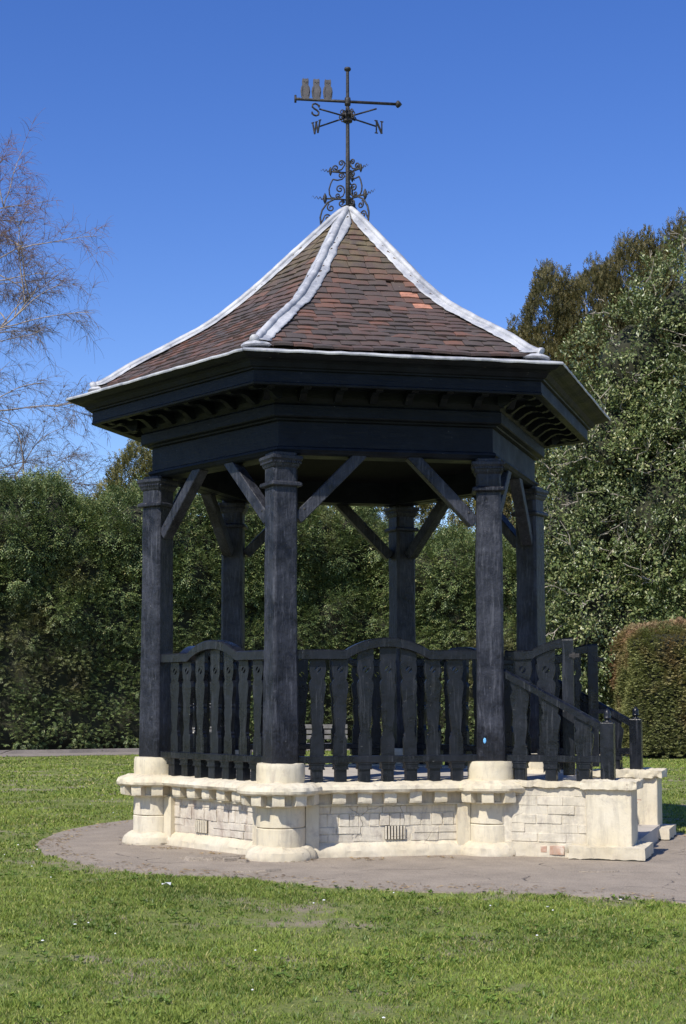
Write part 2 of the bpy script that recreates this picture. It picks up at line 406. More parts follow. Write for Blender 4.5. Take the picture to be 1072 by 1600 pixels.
def m_lawn():
    m, nt, b = mat_new('lawn_soil_and_thatch')
    p = world_pos(nt)
    n = tex_noise(nt, p, 38, 7, 0.75)
    c = ramp(nt, n, [(0.25, (0.07, 0.095, 0.018)), (0.5, (0.15, 0.18, 0.034)), (0.75, (0.30, 0.27, 0.09))])
    pt = tex_noise(nt, p, 1.3, 5, 0.62)
    c = mix(nt, ramp(nt, pt, [(0.52, (0, 0, 0)), (0.64, (0.85, 0.85, 0.85))]), c, (0.27, 0.215, 0.155))
    nt.links.new(c, b.inputs['Base Color']); b.inputs['Roughness'].default_value = 0.95
    bump(nt, b, n, 0.7, 0.02)
    return m
M_LAWN = m_lawn()
def m_tarmac(name='worn_tarmac', base=(0.275, 0.228, 0.175)):
    m, nt, b = mat_new(name)
    p = world_pos(nt)
    n = tex_noise(nt, p, 2.6, 8, 0.72)
    c = ramp(nt, n, [(0.3, tuple(x * 0.70 for x in base)), (0.7, tuple(x * 1.22 for x in base))])
    fine = tex_noise(nt, p, 90, 3, 0.6)
    c = mix(nt, ramp(nt, fine, [(0.45, (0, 0, 0)), (0.72, (0.7, 0.7, 0.7))]), c, tuple(x * 1.7 for x in base))
    c = mix(nt, ramp(nt, tex_noise(nt, p, 60, 4, 0.7), [(0.55, (0, 0, 0)), (0.72, (0.8, 0.8, 0.8))]), c, tuple(x * 0.45 for x in base))
    vo = nt.nodes.new('ShaderNodeTexVoronoi'); vo.feature = 'DISTANCE_TO_EDGE'; vo.inputs['Scale'].default_value = 1.15
    nt.links.new(mix(nt, 0.25, p, tex_noise_col(nt, p, 2.5)), vo.inputs['Vector'])
    crack = math_n(nt, 'MULTIPLY', ramp(nt, vo.outputs['Distance'], [(0.0, (1, 1, 1)), (0.008, (0, 0, 0))]), ramp(nt, tex_noise(nt, p, 1.7, 5, 0.7), [(0.51, (0, 0, 0)), (0.58, (0.7, 0.7, 0.7))]))
    c = mix(nt, crack, c, (0.09, 0.07, 0.055))
    stn = tex_noise(nt, world_pos(nt, (1, 3, 1)), 3.5, 6, 0.7)
    c = mix(nt, ramp(nt, stn, [(0.64, (0, 0, 0)), (0.72, (0.4, 0.4, 0.4))]), c, (0.36, 0.33, 0.30))
    nt.links.new(c, b.inputs['Base Color']); b.inputs['Roughness'].default_value = 0.9
    bump(nt, b, math_n(nt, 'SUBTRACT', math_n(nt, 'ADD', math_n(nt, 'MULTIPLY', fine, 0.5), n), math_n(nt, 'MULTIPLY', crack, 2.0)), 0.8, 0.018)
    return m
M_TARMAC = m_tarmac()
M_PATH = m_tarmac('gravel_path', (0.22, 0.19, 0.165))

# ------------------------------------------------------------------ bandstand frame of reference
AZ = [-78.24 + 60 * k for k in range(6)]
RP = 1.80
def hexpt(R, k, z=0.0):
    a = radians(-78.24 + 60 * k)
    return Vector((R * sin(a), -R * cos(a), z))
A = RP * cos(pi / 6)                 # chord distance
def side_matrix(k, out=0.0):
    """x along side k (corner k -> k+1, left to right from outside), -y outward, origin on the chord middle at ground"""
    n = radians(AZ[k] + 30)
    nv = Vector((sin(n), -cos(n), 0))
    xv = Vector((cos(n), sin(n), 0))
    o = nv * (A + out)
    M = Matrix(((xv.x, -nv.x, 0, o.x), (xv.y, -nv.y, 0, o.y), (0, 0, 1, 0), (0, 0, 0, 1)))
    return M
def corner_matrix(k):
    """+x radially outward at corner k"""
    a = radians(AZ[k]); p = hexpt(RP, k)
    ux = Vector((sin(a), -cos(a), 0)); uy = Vector((-ux.y, ux.x, 0))
    return Matrix(((ux.x, uy.x, 0, p.x), (ux.y, uy.y, 0, p.y), (0, 0, 1, 0), (0, 0, 0, 1)))
def hex_ring(prof, closed=True):
    """sweep a closed profile [(R at corner, z)] round the hexagon"""
    mb = MB()
    rings = [[hexpt(r, k, z) for r, z in prof] for k in range(6)]
    mb.quad_strip(rings, closed_ring=closed, closed_path=True)
    return mb

# ------------------------------------------------------------------ ground, apron, paths
HEDGE_X = np.array([-40, -20, -12, -7, -4, 0.5, 3.5, 6.5, 9.0, 16, 40.0])
HEDGE_Y = np.array([15, 18.0, 19.6, 21.0, 22.2, 24.6, 23.2, 19.6, 18.2, 15.5, 10.0])
def hedge_y(x): return np.interp(x, HEDGE_X, HEDGE_Y)

ground = MB()
ground.quad_strip([[(-600, -200, 0), (600, -200, 0)], [(-600, 1500, 0), (600, 1500, 0)]], closed_ring=False)
g_o = struct(build(ground, 'ground', M_LAWN))

apron_pts = [(-2.86, 0.1), (-2.83, -0.45), (-2.68, -1.05), (-2.35, -1.74), (-1.72, -2.5), (-1.2, -2.85), (-0.7, -3.08), (-0.05, -3.55), (0.65, -3.76), (1.3, -3.88), (2.15, -4.32),
             (3.4, -5.0), (6.0, -6.4), (14, -10.5), (15.5, -7.2), (7.0, -2.9), (4.2, -1.3), (3.45, -0.5), (3.2, 0.26), (3.05, 0.8), (2.7, 1.6), (2.0, 2.45), (1.0, 3.0), (0, 3.15), (-1.2, 2.85), (-2.3, 2.1), (-2.72, 1.15)]
def smooth_poly(pts, sub=10, amp=0.045):
    n = len(pts); out = []
    for i in range(n):
        p0, p1, p2, p3 = [Vector((*pts[(i + j - 1) % n], 0)) for j in range(4)]
        for s in range(sub):
            t = s / sub
            q = 0.5 * ((2 * p1) + (-p0 + p2) * t + (2 * p0 - 5 * p1 + 4 * p2 - p3) * t * t + (-p0 + 3 * p1 - 3 * p2 + p3) * t ** 3)
            q.x += amp * (noise3(q, 2.3, 3) + .6 * noise3(q, 7, 5)); q.y += amp * 1.5 * (noise3(q, 2.3, 9) + .6 * noise3(q, 7, 2))
            out.append((q.x, q.y))
    return out
APRON = smooth_poly(apron_pts)
def poly_sheet(name, poly, z, thick, mat):
    bm = bmesh.new()
    vs = [bm.verts.new((x, y, z)) for x, y in poly]
    es = [bm.edges.new((vs[i], vs[(i + 1) % len(vs)])) for i in range(len(vs))]
    bmesh.ops.triangle_fill(bm, use_beauty=True, edges=es)
    bmesh.ops.recalc_face_normals(bm, faces=bm.faces)
    if sum(f.normal.z for f in bm.faces) < 0: bmesh.ops.reverse_faces(bm, faces=bm.faces)
    r = bmesh.ops.extrude_edge_only(bm, edges=[e for e in bm.edges if e.is_boundary])
    for g in r['geom']:
        if isinstance(g, bmesh.types.BMVert): g.co.z = z - thick
    me = bpy.data.meshes.new(name); bm.to_mesh(me); bm.free()
    return new_obj(name, me, mat)
struct(poly_sheet('tarmac_apron', APRON, 0.012, 0.03, M_TARMAC))
xs = np.linspace(-38, 38, 153)
far_edge = hedge_y(xs) - 0.55 + 0.05 * np.sin(xs * 3.1)
PATHW = 1.7
pm = MB()
pm.quad_strip([[(x, y - PATHW + 0.06 * math.sin(x * 5), 0.008), (x, y, 0.008)] for x, y in zip(xs, far_edge)], closed_ring=False)
struct(build(pm, 'hedge_path', M_PATH))
bed = MB()
bed.quad_strip([[(x, y - 0.05, 0.004), (x, y + 9, 0.004)] for x, y in zip(xs, far_edge)], closed_ring=False)
struct(build(bed, 'planting_bed_soil', M_SOIL))
# kerb along the hedge side of the path
kb = MB()
kb.quad_strip([[(x, y, 0.0), (x, y, 0.09), (x, y + 0.1, 0.09), (x, y + 0.1, 0.0)] for x, y in zip(xs, far_edge)], closed_ring=True)
struct(build(kb, 'path_kerb', M_PATH))

# ------------------------------------------------------------------ THE BANDSTAND
BS = thing('bandstand', 'hexagonal black timber bandstand with tiled roof on a cream painted masonry base', 'bandstand')

# --- platform and masonry base
pf = MB(); pf.quad_strip([[hexpt(1.72, k, 0.02) for k in range(6)], [hexpt(1.72, k, 0.612) for k in range(6)]], cap=True)
build(pf, 'platform_floor', M_FLOOR, BS)

brick_var = []
for i in range(4):
    bm = bmesh.new(); bmesh.ops.create_cube(bm, size=1.0)
    bmesh.ops.bevel(bm, geom=list(bm.edges), offset=0.035, segments=1, affect='EDGES')
    for v in bm.verts:
        v.co += Vector((random.uniform(-.012, .012), random.uniform(-.05, .05), random.uniform(-.03, .03)))
    me = bpy.data.meshes.new('brick'); bm.to_mesh(me); bm.free()
    brick_var.append(me)
def brick_set(mat):
    out = []
    for m in brick_var:
        c = m.copy(); c.materials.append(mat); out.append(c)
    return out
BR_CREAM, BR_WORN, BR_RED = brick_set(M_BRICK), brick_set(M_BRICKWORN), brick_set(M_REDBRICK)

def brick(parent, M, x0, x1, z0, z1, yface, rng, meshes, proud=0.010, name='brick'):
    me = rng.choice(meshes)
    o = bpy.data.objects.new(name, me); COL.objects.link(o); o.parent = parent
    p = proud * rng.uniform(0.25, 1.2)
    d = 0.06
    rot = Matrix.Rotation(rng.uniform(-.01, .01), 4, 'Y') @ Matrix.Rotation(rng.uniform(-.02, .02), 4, 'Z')
    o.matrix_basis = M @ Matrix.Translation(((x0 + x1) / 2, yface - p + d / 2, (z0 + z1) / 2)) @ rot @ Matrix.Diagonal((x1 - x0, d, z1 - z0, 1))
    return o
I4 = Matrix.Identity(4)
def course(parent, x0, x1, z0, z1, blen, rng, meshes, gap=0.0065, yface=0.0, skip=None, off=0.0, M=I4):
    x = x0 - off
    while x < x1 - 0.02:
        L = blen * rng.uniform(0.92, 1.08)
        a, b = max(x, x0), min(x + L, x1)
        if b - a > 0.025 and not (skip and a < skip[1] and b > skip[0]):
            brick(parent, M, a + gap / 2, b - gap / 2, z0 + gap / 2, z1 - gap / 2, yface, rng, meshes)
        x += L

HALF = RP / 2
for k in range(6):
    M = side_matrix(k)
    rng = random.Random(40 + k)
    if k == 2: continue               # entrance side
    worn = (k == 0)
    mat_b = BR_WORN if worn else BR_CREAM
    w = MB(); w.box(-0.86, 0.86, 0.0, 0.30, 0.02, 0.535)
    wall = build(w, 'base_wall', M_MORTAR if False else (M_BRICKWORN if worn else M_BRICK), BS, M)
    # vent grille
    vx = 0.34 if not worn else 0.10
    vx -= 0.28
    vz0, vz1 = 0.150, 0.250
    if k in (0, 1):
        vb = MB(); vb.box(vx - 0.086, vx + 0.086, -0.012, 0.02, vz0 - .006, vz1 + .006)
        ve = build(vb, 'air_vent', M_DARK, BS, M)  # solid dark box, painted shade between the bars
        for j in range(7):
            bb = MB(); xx = vx - 0.078 + j * 0.026
            bb.box(xx - 0.0075, xx + 0.0075, -0.024, 0.0, vz0 - .004, vz1 + .004)
            build(bb, 'vent_bar', M_BRICK, ve, bev=0.002)
    sk = (vx - 0.088, vx + 0.088) if k in (0, 1) else None
    L0, L1 = -0.60, 0.60
    course(wall, L0, L1, 0.362, 0.425, 0.215, rng, mat_b, off=0.1)
    course(wall, L0, L1, 0.254, 0.362, 0.088, rng, mat_b)
    course(wall, L0, L1, 0.193, 0.254, 0.22, rng, mat_b, skip=sk, off=0.05)
    course(wall, L0, L1, 0.130, 0.193, 0.23, rng, mat_b, skip=sk, off=0.14)
    # pilasters either side of the drums
    for s in (-1, 1):
        pb = MB(); x = s * 0.645
        pb.box(x - 0.055, x + 0.055, -0.05, 0.02, 0.05, 0.437)
        new_obj('pilaster', rough_mesh(pb, 'pilaster', 0.08, 0.004, 9, k), M_STONE, BS, M)
    # plinth
    pl = MB()
    prof = [(0.05, 0.0), (-0.075, 0.0), (-0.065, 0.06), (-0.04, 0.10), (-0.005, 0.125), (0.05, 0.125)]
    pl.quad_strip([[(x, y, z) for y, z in prof] for x in np.linspace(-0.72, 0.72, 30)], cap=True)
    new_obj('plinth', rough_mesh(pl, 'plinth', 0.028, 0.015, 8, 2 + k), M_STONE, BS, M)
    # corbel band and dentils
    cb = MB(); cb.box(-0.70, 0.70, -0.022, 0.05, 0.437, 0.54)
    build(cb, 'corbel_band', M_BRICK, BS, M)
    rd = MB(); rd.box(-0.70, 0.70, -0.035, 0.03, 0.425, 0.440)
    new_obj('corbel_fillet', rough_mesh(rd, 'corbel_fillet', 0.05, 0.004, 14, k), M_STONE, BS, M)
    for j in range(5):
        x = -0.43 + j * 0.216
        d = MB(); zb = 0.444
        prof = [(0.0, zb + .012), (-0.055, zb), (-0.098, zb + 0.004), (-0.105, zb + .02), (-0.105, 0.545), (0.0, 0.545)]
        wd = 0.054 + rng.uniform(-.006, .006)
        d.quad_strip([[(xx, y, z) for y, z in prof] for xx in (x - wd, x, x + wd)], cap=True)
        new_obj('dentil', rough_mesh(d, 'dentil', 0.035, 0.005, 14, j + k * 7), M_STONE, BS, M)
    # coping
    cp = MB()
    prof = [(0.26, 0.535), (-0.12, 0.535), (-0.140, 0.545), (-0.150, 0.565), (-0.140, 0.592), (-0.115, 0.605), (-0.05, 0.622), (0.26, 0.626)]
    cp.quad_strip([[(x, y, z) for y, z in prof] for x in np.linspace(-0.74, 0.74, 26)], cap=True)
    new_obj('coping', rough_mesh(cp, 'coping', 0.03, 0.014, 9, 30 + k), M_STONE, BS, M)

for k in range(6):
    M = corner_matrix(k)
    for z0, z1, r in ((0.09, 0.262, 0.203), (0.266, 0.46, 0.200)):
        d = MB(); d.lathe([(r - .006, z0), (r, z0 + .006), (r, (z0 + z1) / 2), (r, z1 - .006), (r - .006, z1)], 44)
        new_obj('pedestal_drum', rough_mesh(d, 'pedestal_drum', 0.06, 0.003, 8, k), M_STONE, BS, M)
    d = MB(); d.lathe([(0.30, 0.0), (0.30, 0.03), (0.285, 0.075), (0.25, 0.105), (0.215, 0.12), (0.17, 0.12)], 44)
    new_obj('pedestal_plinth', rough_mesh(d, 'pedestal_plinth', 0.028, 0.016, 7, 3 + k), M_STONE, BS, M)
    d = MB(); d.lathe([(0.235, 0.436), (0.258, 0.44), (0.26, 0.452), (0.245, 0.458), (0.245, 0.545)], 44)
    new_obj('corbel_ring', rough_mesh(d, 'corbel_ring', 0.06, 0.003, 9, k), M_STONE, BS, M)
    for j in range(-3, 3):
        a = radians(17.5 + 35 * j)
        Md = M @ Matrix.Rotation(a, 4, 'Z')
        d = MB(); zb = 0.446
        prof = [(0.235, zb + .008), (0.285, zb), (0.315, zb + .006), (0.320, zb + .03), (0.320, 0.545), (0.235, 0.545)]
        d.quad_strip([[(x, y, z) for x, z in prof] for y in (-0.05, 0, 0.05)], cap=True)
        new_obj('dentil', rough_mesh(d, 'dentil', 0.035, 0.005, 14, 90 + j + k * 7), M_STONE, BS, Md)
    d = MB(); d.lathe([(0.25, 0.531), (0.335, 0.533), (0.352, 0.548), (0.355, 0.568), (0.345, 0.592), (0.315, 0.610), (0.26, 0.628), (0.12, 0.632)], 56)
    new_obj('pedestal_coping', rough_mesh(d, 'pedestal_coping', 0.03, 0.014, 9, 12 + k), M_STONE, BS, M)
    d = MB(); d.lathe([(0.18, 0.615), (0.197, 0.622), (0.200, 0.66), (0.199, 0.76), (0.192, 0.782), (0.15, 0.785)], 44)
    new_obj('post_stone', rough_mesh(d, 'post_stone', 0.04, 0.006, 9, 20 + k), M_STONE, BS, M)

    # --- timber post, its corner pointing outwards
    Mq = M @ Matrix.Rotation(radians(45), 4, 'Z')
    def sq(h, c): return [(h, -h + c), (h, h - c), (h - c, h), (-h + c, h), (-h, h - c), (-h, -h + c), (-h + c, -h), (h - c, -h)]
    pst = MB(); rings = []
    zs = np.concatenate([np.linspace(0.775, 1.0, 8), np.linspace(1.05, 3.35, 40)])
    for z in zs:
        h = np.interp(z, [0.775, 1.3, 2.2, 3.35], [0.121, 0.117, 0.111, 0.107])
        rings.append([(x, y, z) for x, y in sq(h, 0.022)])
    pst.quad_strip(rings, cap=True)
    me = pst.mesh('post')
    for v in me.vertices:
        q = v.co; n1 = noise3((q.x * .6, q.y * .6, q.z), 1.6, 4 * k) * 0.009 + noise3(q, 9, k) * 0.003
        r = math.hypot(q.x, q.y); s = (r + n1) / r
        v.co.x *= s; v.co.y *= s
    post = new_obj('post', me, M_POST, BS, Mq)
    bevel(post, 0.004, 1)
    c = MB()
    rings = [[(x, y, z) for x, y in sq(h, 0.012)] for h, z in ((0.106, 3.06), (0.133, 3.066), (0.139, 3.074), (0.139, 3.092), (0.132, 3.102), (0.106, 3.110))]
    c.quad_strip(rings, cap=True); build(c, 'collar', M_POST, post)
    c = MB()
    rings = [[(x, y, z) for x, y in sq(h, 0.012)] for h, z in ((0.106, 3.215), (0.116, 3.228), (0.121, 3.240), (0.125, 3.262), (0.138, 3.285), (0.144, 3.294), (0.144, 3.316), (0.136, 3.322))]
    c.quad_strip(rings, cap=True); cap_o = build(c, 'capital', M_POST, post)
    # fine bead course under the capital
    bd = MB()
    for f in range(4):
        Mr = Matrix.Rotation(f * pi / 2, 4, 'Z')
        for j in range(11):
            t = -0.11 + 0.022 * j
            bd.box(0.124, 0.136, t - .008, t + .008, 3.258, 3.274, Mr)
    bo = build(bd, 'bead_course', M_POST, post)
    # --- diagonal braces
    for s, kk in ((1, k), (-1, (k - 1) % 6)):
        Ms = side_matrix(kk)
        xs0 = -s * (HALF - 0.13)
        b = MB(); b.bar((xs0, 0, 2.80), (xs0 + s * 0.56, 0, 3.37), 0.10, 0.105, up=(0, 1, 0))
        build(b, 'brace', M_POST, BS, Ms, bev=0.006, seg=1)
        bo = MB(); bo.lathe([(0.011, 0), (0.011, 0.007), (0.006, 0.010)], 8)
        build(bo, 'bolt_head', M_IRON, BS, Ms @ Matrix.Translation((xs0 + s * 0.06, -0.048, 2.885)) @ Matrix.Rotation(pi / 2, 4, 'X'))
fl = MB(); fl.lathe([(0.001, 0.0), (0.018, 0.0), (0.012, 0.004), (0.001, 0.004)], 7)
Mf = side_matrix(1)
fo = build(fl, 'paint_fleck', M_FLECK, BS, Matrix.Translation(hexpt(RP, 2, 0.955)) @ Matrix.Rotation(radians(AZ[2] - 45), 4, 'Z') @ Matrix.Translation((-0.055, -0.1185, 0)) @ Matrix.Rotation(pi / 2, 4, 'X') @ Matrix.Diagonal((0.75, 1.4, 1, 1)))

# --- entablature
build(hex_ring([(1.858, 3.395), (1.858, 3.632), (1.60, 3.632), (1.60, 3.34), (1.80, 3.34), (1.80, 3.395)]), 'frieze', M_CORN, BS, bev=0.004, seg=1)
build(hex_ring([(1.855, 3.402), (1.866, 3.408), (1.890, 3.396), (1.894, 3.378), (1.882, 3.366), (1.872, 3.350), (1.845, 3.336), (1.70, 3.336), (1.70, 3.402)]), 'architrave_moulding', M_CORN, BS)
build(hex_ring([(1.84, 3.612), (1.90, 3.622), (1.905, 3.634), (1.952, 3.642), (1.960, 3.652), (1.960, 3.738), (1.948, 3.752), (1.84, 3.752)]), 'bed_moulding', M_CORN, BS)
build(hex_ring([(2.36, 3.868), (2.36, 3.90), (1.80, 3.90), (1.80, 3.868)]), 'soffit', M_CORN, BS)
build(hex_ring([(1.935, 3.745), (1.975, 3.80), (1.985, 3.87), (1.80, 3.87), (1.80, 3.745)]), 'soffit_cove', M_CORN, BS)
build(hex_ring([(2.33, 3.83), (2.385, 3.822), (2.414, 3.822), (2.418, 3.840), (2.408, 3.846), (2.408, 3.938), (2.422, 3.945), (2.30, 3.96), (2.30, 3.88)]), 'fascia', M_CORN, BS, bev=0.002, seg=1)
cyma = [(2.408, 3.936), (2.436, 3.940), (2.440, 3.952), (2.462, 3.958), (2.474, 3.972), (2.490, 3.992), (2.520, 4.004), (2.560, 4.010), (2.590, 4.022), (2.612, 4.036), (2.620, 4.040), (2.634, 4.042), (2.634, 4.056), (2.30, 4.10), (2.30, 3.95)]
build(hex_ring(cyma), 'cornice', M_CORN, BS)
# soffit brackets
bprof = [(-0.395, 3.842), (-0.37, 3.823), (-0.33, 3.818), (-0.29, 3.832), (-0.24, 3.835), (-0.19, 3.815), (-0.15, 3.785), (-0.12, 3.765), (-0.09, 3.768), (-0.07, 3.79), (-0.07, 3.875), (-0.395, 3.875)]
bmesh_ = MB(); bmesh_.quad_strip([[(x, y, z) for y, z in bprof] for x in (-0.03, 0.03)], cap=True)
br_me = bmesh_.mesh('bracket'); br_me.materials.append(M_CORN)
for k in range(6):
    Ms = side_matrix(k)
    for j in range(8):
        x = -1.05 + j * 0.30
        new_obj('bracket', br_me, None, BS, Ms @ Matrix.Translation((x, -0.06, 0)))
# ceiling inside
cl = MB(); cl.quad_strip([[hexpt(1.62, k, 3.56) for k in range(6)], [hexpt(1.62, k, 3.60) for k in range(6)]], cap=True)
build(cl, 'ceiling', M_CEIL, BS)

# --- roof
ROOF = [(2.41, 4.122), (2.30, 4.170), (2.05, 4.335), (1.65, 4.565), (1.30, 4.785), (0.90, 5.125), (0.515, 5.50), (0.14, 5.86), (0.03, 5.945)]
def catmull(pts, sub=12):
    P = [Vector((*p, 0)) for p in pts]; out = []
    for i in range(len(P) - 1):
        p0 = P[max(i - 1, 0)]; p1 = P[i]; p2 = P[i + 1]; p3 = P[min(i + 2, len(P) - 1)]
        for s in range(sub):
            t = s / sub
            q = 0.5 * ((2 * p1) + (-p0 + p2) * t + (2 * p0 - 5 * p1 + 4 * p2 - p3) * t * t + (-p0 + 3 * p1 - 3 * p2 + p3) * t ** 3)
            out.append((q.x, q.y))
    out.append(pts[-1]); return out
RC = catmull(ROOF)
c30 = cos(pi / 6)
arc = [0.0]
for i in range(1, len(RC)):
    arc.append(arc[-1] + math.hypot((RC[i][0] - RC[i - 1][0]) * c30, RC[i][1] - RC[i - 1][1]))
def roof_at(s):
    r = float(np.interp(s, arc, [p[0] for p in RC])); z = float(np.interp(s, arc, [p[1] for p in RC])); return r, z
TW, GAUGE = 0.165, 0.098
tm = MB()   # cambered tile, x across, y up-slope from lower edge 0 to 0.2, z out
nx = 5
for z0 in (0.0, 0.013):
    pass
rings = []
for y in (0.0, 0.21):
    ring = []
    for i in range(nx):
        x = -0.5 + i / (nx - 1); ring.append((x, y, 0.021 + 0.0035 * (1 - 4 * x * x)))
    for i in reversed(range(nx)):
        x = -0.5 + i / (nx - 1); ring.append((x, y, 0.0 + 0.0035 * (1 - 4 * x * x)))
    rings.append(ring)
tm.quad_strip(rings, cap=True)
tile_me = tm.mesh('tile'); tile_me.materials.append(M_TILE)
tile_new = tile_me.copy(); tile_new.materials.clear(); tile_new.materials.append(M_NEWTILE)
tile_v = np.array([v.co[:] for v in tile_me.vertices]); tile_f = [tuple(p.vertices) for p in tile_me.polygons]

nrows = int((arc[-1] - 0.16) / GAUGE)
slots = []
for k in range(6):
    rng = random.Random(100 + k)
    Ms = side_matrix(k)
    for i in range(nrows):
        s = 0.0 + i * GAUGE + rng.uniform(-.004, .004)
        r, z = roof_at(s); r2, z2 = roof_at(s + 0.12)
        half = r * 0.5 - 0.02 
        yo = -(r * c30) + A
        yo2 = -(r2 * c30) + A
        slope = math.atan2(z2 - z, yo2 - yo)
        x = -half - rng.uniform(0, TW)
        while x < half:
            L = TW * rng.uniform(0.96, 1.05)
            a, b = max(x, -half), min(x + L, half)
            if b - a > 0.03:
                sag = 0.006 * math.sin(3.1 * (a + b) + i * 0.7 + k)
                Mt = Ms @ Matrix.Translation(((a + b) / 2, yo, z + 0.012 + sag)) @ Matrix.Rotation(slope - 0.105 + rng.uniform(-.035, .035), 4, 'X') \
                    @ Matrix.Rotation(rng.uniform(-.022, .022), 4, 'Z') @ Matrix.Rotation(rng.uniform(-.03, .03), 4, 'Y') @ Matrix.Translation((0, rng.uniform(-.020, .010), 0)) \
                    @ Matrix.Diagonal((b - a - 0.004, 1, 1, 1))
                slots.append((k, i, (a + b) / 2 / max(half, .05), b - a, Mt))
            x += L
# which slots become parts: front slope, then the left slope from the eaves upward
front = [t for t in slots if t[0] == 1]
leftw = [t for t in slots if t[0] == 0]
leftw.sort(key=lambda t: (-t[3] > -0.1, t[1]))
parts = front[:]
parts += leftw[:max(0, 300 - len(front))]
pid = set(id(t) for t in parts)
slopes = []
for k in range(6):
    sl = MB()
    n = len(RC)
    sl.quad_strip([[hexpt(p[0], k, p[1] - 0.02), hexpt(p[0], (k + 1) % 6, p[1] - 0.02)] for p in RC], closed_ring=False)
    slopes.append(build(sl, 'roof_slope', M_TILES, BS))
MISS = [(1, 15, 0.52), (1, 12, 0.46), (1, 9, 0.02), (1, 4, -0.43)]
NEWT = [(1, 14, 0.66), (1, 13, 0.58), (1, 13, 0.72), (1, 11, 0.52), (1, 11, 0.60)]
jv, jf = [], []
for t in slots:
    k, i, xr, wd, Mt = t
    near = lambda L, tol: any(k == a and i == b and abs(xr - c) < tol for a, b, c in L)
    if near(MISS, 0.07): continue
    if id(t) in pid:
        new_obj('tile', tile_new if near(NEWT, 0.085) else tile_me, None, slopes[k], Mt)
    else:
        Mn = np.array(Mt); P = tile_v @ Mn[:3, :3].T + Mn[:3, 3]
        b = len(jv); jv.extend(P.tolist()); jf.extend([tuple(b + q for q in f) for f in tile_f])
me = bpy.data.meshes.new('far_roof_tiles'); me.from_pydata(jv, [], jf); me.update()
o = new_obj('roof_tiles', me, M_TILES, BS); o['kind'] = 'stuff'

# lead hips, ragged wings and eaves flashing
for k in range(6):
    rng = random.Random(300 + k)
    a = radians(AZ[k]); ux = Vector((sin(a), -cos(a), 0)); uy = Vector((-ux.y, ux.x, 0))
    pts, rad = [], []
    L = len(RC)
    for i, (r, z) in enumerate(RC):
        w = 0.010 * noise3((i * .3, k, 0), 1.0, k)
        pts.append(ux * (r - 0.0) + uy * w + Vector((0, 0, z + 0.060 + 0.003 * noise3((i * .5, k, 3), 1.0, 2))))
        rad.append(0.032 + 0.0012 * noise3((i * .7, 2, k), 1.0, 7) + (0.008 if i < 4 else 0))
    hb = MB(); hb.tube(pts, rad, 12)
    hip = build(hb, 'hip_roll', M_LEAD, BS, smooth=True)
    for s in (-1, 1):
        # wing lying on slope k (s=+1, towards corner k+1) or k-1
        kk = k if s > 0 else (k - 1) % 6
        other = (k + s) % 6
        wg = MB(); rows = []
        n2 = 130
        for i in range(n2):
            f = i / (n2 - 1) * (len(RC) - 1); i0 = int(f); fr = f - i0; i1 = min(i0 + 1, len(RC) - 1)
            r = RC[i0][0] * (1 - fr) + RC[i1][0] * fr; z = RC[i0][1] * (1 - fr) + RC[i1][1] * fr
            P0 = hexpt(r, k, z); P1 = hexpt(r, other, z); d = (P1 - P0); Ld = d.length; d = d.normalized()
            wide = 0.112 + 0.026 * noise3((i * .07, k, s), 1.0, 3) + 0.014 * noise3((i * .31, k, s), 1.0, 9) + 0.014 * noise3((i * .77, k, s), 1.0, 19) + (0.03 if i < 10 else 0)
            wide = min(wide, Ld * 0.46)
            row = []
            for q in range(6):
                u = q / 5
                lift = 0.068 - 0.012 * u + 0.0015 * noise3((i * .35, u * 3, k + s), 1.0, 5) + (0.0015 * noise3((i * .9, u * 5, k), 1.0, 1))
                row.append(P0 + d * (wide * u) + Vector((0, 0, lift)))
            rows.append(row)
        wg.quad_strip(rows, closed_ring=False)
        o = build(wg, 'hip_flashing', M_LEAD, hip, smooth=True)
        sm = o.modifiers.new('thick', 'SOLIDIFY'); sm.thickness = 0.005; sm.offset = -1
    # lead cap blob at the foot
    fb = MB(); r0, z0 = RC[0]
    fb.lathe([(0.01, 0.0), (0.085, 0.005), (0.105, 0.03), (0.09, 0.07), (0.05, 0.105), (0.01, 0.115)], 18)
    me = rough_mesh(fb, 'hip_foot', 0.03, 0.016, 16, k)
    new_obj('hip_foot', me, M_LEAD, hip, Matrix.Translation(ux * (r0 - 0.05) + Vector((0, 0, z0 + 0.005))) @ Matrix.Rotation(a, 4, 'Z') @ Matrix.Diagonal((1.25, 0.9, 0.42, 1)))
    # eaves flashing of this side in short lead sheets
    other = (k + 1) % 6
    nseg = 26
    ef = MB(); rows = []
    for i in range(nseg * 3 + 1):
        u = i / (nseg * 3)
        row = []
        for r, z in ((2.30, 4.130), (2.42, 4.104), (2.60, 4.066), (2.640, 4.057), (2.644, 4.048), (2.640, 4.040)):
            P = hexpt(r, k, z).lerp(hexpt(r, other, z), u)
            row.append(P + Vector((0, 0, 0.006 * noise3((u * 22, r * 2, k), 1.0, 4))))
        rows.append(row)
    ef.quad_strip(rows, closed_ring=False)
    o = build(ef, 'eaves_flashing', M_LEAD, BS)
    sm = o.modifiers.new('thick', 'SOLIDIFY'); sm.thickness = 0.006; sm.offset = 1
# lead saddle at the peak
pk = MB(); pk.lathe([(0.15, 5.79), (0.125, 5.85), (0.088, 5.91), (0.055, 5.955), (0.042, 5.985), (0.03, 5.99)], 24)
new_obj('lead_cap', rough_mesh(pk, 'lead_cap', 0.03, 0.014, 12, 5), M_LEAD, BS)

